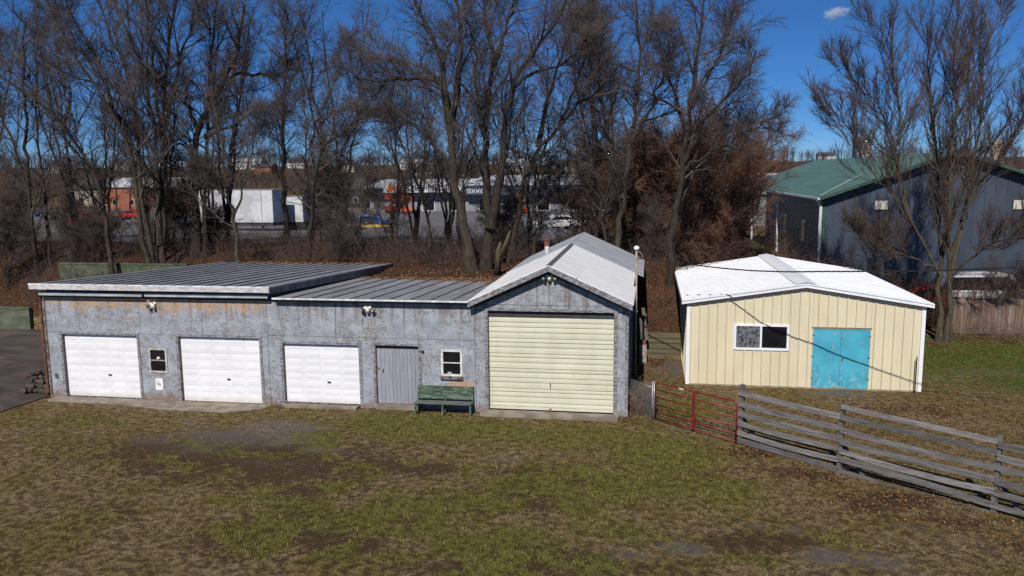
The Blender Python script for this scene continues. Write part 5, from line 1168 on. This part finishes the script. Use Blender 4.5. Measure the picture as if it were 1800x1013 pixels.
tree('bare_tree', [S([(424, 470), (411, 395), (405, 358), (397, 310), (385, 230), (372, 160)], 38.6, .15, .04, 0), S([(409, 385), (430, 320), (445, 250), (450, 190)], 38.6, .08, .03, 1, ground=False), S([(405, 358), (370, 320), (340, 290)], 38.6, .07, .02, -1, ground=False)],
     BARKL, TWIG, 'small light-barked bare tree at the back edge of the left roof', 22, (13, 8, 7, 6), up=.08)
tree('bare_tree', [S([(540, 455), (548, 350), (556, 300), (575, 250), (620, 215), (660, 190)], Yl, .17, .04, -1), S([(552, 320), (545, 260), (560, 200), (590, 150), (600, 110)], Yl, .11, .03, 1, ground=False)],
     BARKD, TWIG, 'slim bare tree arching right, between the straight tree and the centre pair', 23, (13, 9, 7, 5))
for k, (pts, Y, r, lb) in enumerate([([(1072, 430), (1055, 340), (1030, 260), (1010, 180)], 39.8, .14, 'slim bare tree leaning left just behind the gable ridge'),
    ([(84, 430), (77, 309), (64, 258), (67, 201), (60, 140), (70, 60)], Yl + 1, .15, 'slim wavy bare tree second from the left edge'),
    ([(600, 455), (590, 330), (600, 260), (640, 200), (660, 150)], Yl + 1, .13, 'slim bare tree right of the arching tree'),
    ([(755, 478), (756, 400), (735, 320), (705, 250), (668, 190), (640, 150)], Yc + 3, .13, 'slim bare tree leaning left beside the centre pair'),
    ([(700, 470), (696, 380), (700, 300), (690, 220), (700, 140)], Yc + 4, .10, 'thin upright bare tree under the long limb of the centre pair'),
    ([(935, 460), (950, 380), (945, 300), (965, 240), (960, 150)], Yc + 4, .11, 'thin bare tree left of the gable chimney pipe')]):
    tree('bare_tree', [S(pts, Y, r, .03, 0)], BARK if k % 2 else BARKD, TWIG, lb, 70 + k, (18, 8, 6, 4), caps=(2.4, 1.3, .75, .4))
# far right multi-stemmed tree on the lawn edge
Yr = 39.4; DR = dict(ground=False)
tree('bare_tree', [S([(1650, 596), (1655, 540), (1650, 470), (1648, 336), (1648, 235), (1628, 168), (1635, 100), (1630, 50)], Yr, .17, .022, 1), S([(1664, 596), (1668, 520), (1670, 440), (1672, 235), (1678, 134), (1678, 67), (1690, 15)], Yr, .17, .022, -1), S([(1668, 500), (1690, 400), (1715, 262), (1732, 168), (1725, 110), (1749, 44), (1772, 5)], Yr, .11, .02, 1.5, **DR), S([(1650, 480), (1610, 400), (1581, 336), (1578, 218), (1576, 150), (1564, 84), (1545, 45)], Yr, .075, .015, -1.5, **DR), S([(1600, 385), (1568, 255), (1541, 178), (1500, 148), (1477, 104)], Yr, .075, .015, 1, **DR), S([(1620, 420), (1544, 315), (1507, 278), (1500, 230), (1447, 188)], Yr, .075, .015, -1, **DR), S([(1672, 450), (1700, 370), (1722, 320), (1769, 268), (1800, 200), (1820, 140)], Yr, .085, .016, -1.5, **DR), S([(1675, 480), (1720, 440), (1770, 420), (1830, 380)], Yr, .09, .02, -2, **DR), S([(1645, 470), (1590, 450), (1540, 430), (1500, 400)], Yr, .07, .02, -1, **DR), S([(1660, 430), (1700, 300), (1705, 200), (1700, 120), (1708, 60)], Yr, .085, .016, 2, **DR)],
     BARKL, TWIGD, 'multi-stemmed bare tree with lichened trunks at the right lawn edge', 25, (26, 8, 6, 4), up=.12, ang=33, wander=.09, caps=(2.8, 1.3, .7, .35))
# generated prototypes for the depth of the wood
def proto(seed, h, nst, spread, bark, twig, label, group, lv, leafy=0, r=.16, up=.06, x=0., y=0., cat='tree', name='bare_tree', t0=.25, caps=(3.0, 1.5, .8, .42)):
    g = np.random.default_rng(seed); st = []
    z = tz(x, y)
    for k in range(nst):
        a = g.uniform(0, 6.283); s = spread * g.uniform(.5, 1); d = np.array([math.cos(a), math.sin(a), 0]) * s
        st.append((np.array([[x, y, z - .2]] + [np.array([x, y, z]) + d * (t ** 1.3) + np.array([0, 0, h * g.uniform(.85, 1.05) * t]) + g.normal(0, .18, 3) * t for t in (.2, .4, .6, .8, 1.)]), r * g.uniform(.7, 1.1), .03))
    return tree(name, st, bark, twig, label, seed, lv, group, cat, base=(x, y, z), leafy=leafy, up=up, t0=t0, caps=caps)
WL = 'slender bare tree deep in the wood behind the garages'; WG = 'slender trees deep in the wood'
pA = proto(31, 14, 3, 2.6, BARKD, TWIG, WL, WG, (10, 7, 6, 5), x=-31, y=47.5)
pB = proto(32, 11, 2, 1.8, BARK, TWIG, WL, WG, (10, 7, 6, 5), x=-12, y=47)
pC = proto(33, 16, 4, 3.4, BARKD, TWIGD, WL, WG, (10, 7, 6, 5), x=-3, y=51)
spots = [(-33, 44), (-38, 50), (-26, 46), (-9, 46), (-1.5, 46), (-44, 47), (-2, 53), (3, 57), (-36, 45.5), (-29, 49), (-21.5, 48.5), (-18, 45), (-12.5, 49), (-6.5, 44), (-15, 50), (-34, 50), (-10.5, 43.5)]
for k, (x, y) in enumerate(spots):
    o = copy_tree((pA, pB, pC)[k % 3]); o.location = (x, y, tz(x, y) - .1); s = random.uniform(.75, 1.08); o.scale = (s, s, s * random.uniform(.9, 1.05)); o.rotation_euler = (0, 0, random.uniform(0, 6.28))
# red-brown thicket trees right of the gable
SL = 'dense red-brown shrubby tree in the thicket left of the barn'; SG = 'red-brown shrubby trees left of the barn'
qA = proto(41, 6.8, 6, 2.9, BARK, TWIGR, SL, SG, (11, 8, 7, 4), .10, .085, .03, 3.9, 44.5, t0=.12, caps=(2.6, 1.4, .8, .42))
qB = proto(42, 6.0, 6, 3.0, BARK, TWIGR, SL, SG, (11, 8, 7, 4), .13, .08, .02, 1.0, 42.6, t0=.12, caps=(2.6, 1.4, .8, .42))
for k, (x, y, s) in enumerate([(4.6, 48, 1.15), (-1.6, 43.5, .9), (2.6, 46.5, 1.15), (-.5, 45.5, 1.05), (2.9, 42.6, .75), (-3.6, 43.2, .8), (5.0, 45.2, .9), (1.2, 44.2, 1.0), (-2.6, 46.5, 1.0)]):
    o = copy_tree((qA, qB)[k % 2]); o.location = (x, y, tz(x, y) - .1); o.scale = (s, s, s); o.rotation_euler = (0, 0, random.uniform(0, 6.28))

PL = 'thin multi-stemmed sapling in the undergrowth of the wood'; PG = 'saplings in the undergrowth of the wood'
sA = proto(43, 5.6, 6, 1.7, BARKD, TWIG, PL, PG, (7, 7, 6, 4), 0, .045, .07, -16, 41.5, t0=.1, caps=(1.8, 1., .6, .35)); sB = proto(44, 4.4, 7, 1.9, BARKD, TWIGD, PL, PG, (7, 7, 6, 4), 0, .04, .05, -28, 43, t0=.1, caps=(1.8, 1., .6, .35))
g = np.random.default_rng(45)
for k in range(22):
    for _ in range(20):
        x = g.uniform(-46, 1.5); y = g.uniform(39.5, 50); 
        px = 1142 + x / y * 1400
        if tz(x, y) > 1.2 and not (-5.9 < x < 0 and y < 41) and not (115 < px < 205) and not (340 < px < 535) and not (690 < px < 860): break
    o = copy_tree((sA, sB)[k % 2]); o.location = (x, y, tz(x, y) - .1); s = g.uniform(.5, .9); o.scale = (s, s, s); o.rotation_euler = (0, 0, g.uniform(0, 6.28))
for k, (x, y, s) in enumerate([(11.2, 45, .55), (13.6, 46, .5), (18.5, 45, .6), (20.5, 44, .7)]):
    o = copy_tree((sA, sB)[k % 2]); o.location = (x, y, tz(x, y) - .1); o.scale = (s, s, s); o.rotation_euler = (0, 0, k * 1.3); o['label'] = 'thin multi-stemmed sapling near the wooden fence and barn front'; o['group'] = 'saplings near the barn front'; 
# brush: uncountable stems on the bank and along the fences
def brush(name, regions, label, m, seed):
    g = np.random.default_rng(seed); geo = []
    for (x0, x1, y0, y1, n, h0, h1, lean) in regions:
        x = g.uniform(x0, x1, n); y = g.uniform(y0, y1, n); z = terrain(x, y); h = g.uniform(h0, h1, n); K = 4
        d = np.stack([g.normal(0, lean, n), g.normal(0, lean, n), np.ones(n)], -1); P = [np.stack([x, y, z - .05], -1)]
        for k in range(K - 1):
            d = d + g.normal(0, .22, d.shape) * np.array([1, 1, .5]); dn = d / np.linalg.norm(d, axis=1, keepdims=True); P.append(P[-1] + dn * (h / (K - 1))[:, None])
        P = np.stack(P, 1); Rr = (h * .0042 + .003)[:, None] * np.linspace(1, .35, K)[None]
        v, q = tubes(P, Rr, 3, seed); geo.append((v, q, None))
        c, r = children(g, P, Rr, 6, .15, 42, .36, 2, .05, .2, .008, .0045, .2); v, t = spikes(c, r, seed + 1); geo.append((v, None, t))
        c2, r2 = children(g, c, r, 4, .2, 40, .5, 2, .03, .1, .008, .004, .12); v, t = slivers(c2, r2, seed); geo.append((v, None, t))
    V, Q, T_ = cat_geo(geo); return tag(link(name, np_mesh(name, V, Q, T_, m)), label, None, None, 'stuff')
brush('brush', [(-33.5, -24, 38.0, 39.1, 420, .7, 2.0, .3), (-46, -22.5, 38, 47, 2000, .5, 2.3, .35), (-22, -12.8, 39, 46, 900, .5, 2.2, .35), (-12.6, -5.8, 37.4, 45, 650, .5, 2.3, .35), (-.3, 1.4, 35.2, 41, 90, .4, 1.5, .5), (-5.6, 0, 40, 46, 350, .6, 2.2, .3), (-.3, 9.8, 41, 47, 900, .9, 2.6, .35), (10, 24, 42.5, 47, 1500, .8, 3.0, .35), (-46, 4, 46, 51, 300, .4, 1.1, .3)], 'tangle of bare brush under the trees', BRUSHM, 51)
brush('dead_weeds', [(-.45, .15, 25.6, 27.0, 150, .5, 1.05, .25), (13.9, 19, 40.2, 41.1, 120, .5, 1.3, .5)], 'dry pinkish weeds behind the chain-link panel and along the fence', mat('dry_weeds', (.22, .15, .115), (.14, .095, .075), 3, rough=.95), 52)
# far woods along the skyline
def farwoods():
    g = np.random.default_rng(61); n = 4200; r = g.uniform(175, 900, n); a = g.uniform(-.95, .75, n); x = np.sin(a) * r; y = np.cos(a) * r; k = fbm(x * .012, y * .012, 8, 3) > .40; x = x[k]; y = y[k]; z = terrain(x, y); n = len(x); h = g.uniform(7, 15, n) * (1 + .3 * (np.hypot(x, y) > 400))
    P = np.stack([np.stack([x, y, z - .3], -1), np.stack([x + g.normal(0, .3, n), y, z + h * .3], -1), np.stack([x + g.normal(0, .6, n), y, z + h * .55], -1)], 1); Rr = np.stack([h * .018, h * .012, h * .005], 1)
    geo = [(*tubes(P, Rr, 3, 1), None)]; c, r_ = children(g, P, Rr, 11, .25, 40, .75, 2, .12, .12, .012, .04, 1.); v, t = spikes(c, r_, 2); geo.append((v, None, t))
    c2, r2 = children(g, c, r_, 8, .15, 38, .55, 2, .06, .1, .014, .03, .6); v, t = slivers(c2, r2, 3); geo.append((v, None, t))
    V, Q, T_ = cat_geo(geo); tag(link('far_woods', np_mesh('far_woods', V, Q, T_, FARW)), 'bare woods along the far skyline', None, None, 'stuff')
farwoods()
# one small cloud
def cloud():
    d = ray(1468, 22); d = d / np.linalg.norm(d); c = d * 3200 + np.array([0, 0, CAMH])
    me = bpy.data.meshes.new('cloud'); import bmesh; bm = bmesh.new(); bmesh.ops.create_icosphere(bm, subdivisions=3, radius=1.0)
    for v in bm.verts: v.co = Vector((v.co.x * 62, v.co.y * 30, v.co.z * 30))
    bm.to_mesh(me); bm.free()
    m = bpy.data.materials.new('cloud_vapour'); m.use_nodes = True; n = m.node_tree; n.nodes.remove(n.nodes['Principled BSDF'])
    pv = n.nodes.new('ShaderNodeVolumePrincipled'); pv.inputs['Color'].default_value = (.95, .95, .97, 1)
    tc = n.nodes.new('ShaderNodeTexCoord'); ns = noise(n, tc.outputs['Object'], .035, 4, .6)
    mp = n.nodes.new('ShaderNodeMapping'); mp.inputs['Scale'].default_value = (1 / 62, 1 / 30, 1 / 30); n.links.new(tc.outputs['Object'], mp.inputs[0])
    ln = n.nodes.new('ShaderNodeVectorMath'); ln.operation = 'LENGTH'; n.links.new(mp.outputs[0], ln.inputs[0])
    dn = maprange(n, mth(n, 'SUBTRACT', mth(n, 'MULTIPLY', ns, 1.7), ln.outputs['Value']), .1, .6); n.links.new(mth(n, 'MULTIPLY', dn, .035), pv.inputs['Density'])
    n.links.new(pv.outputs[0], n.nodes['Material Output'].inputs['Volume']); me.materials.append(m)
    o = link('cloud', me, None, tuple(c)); o.rotation_euler = (0, 0, YAW - .4); tag(o, 'one small white cloud in the blue sky', None, None, 'structure')
cloud()
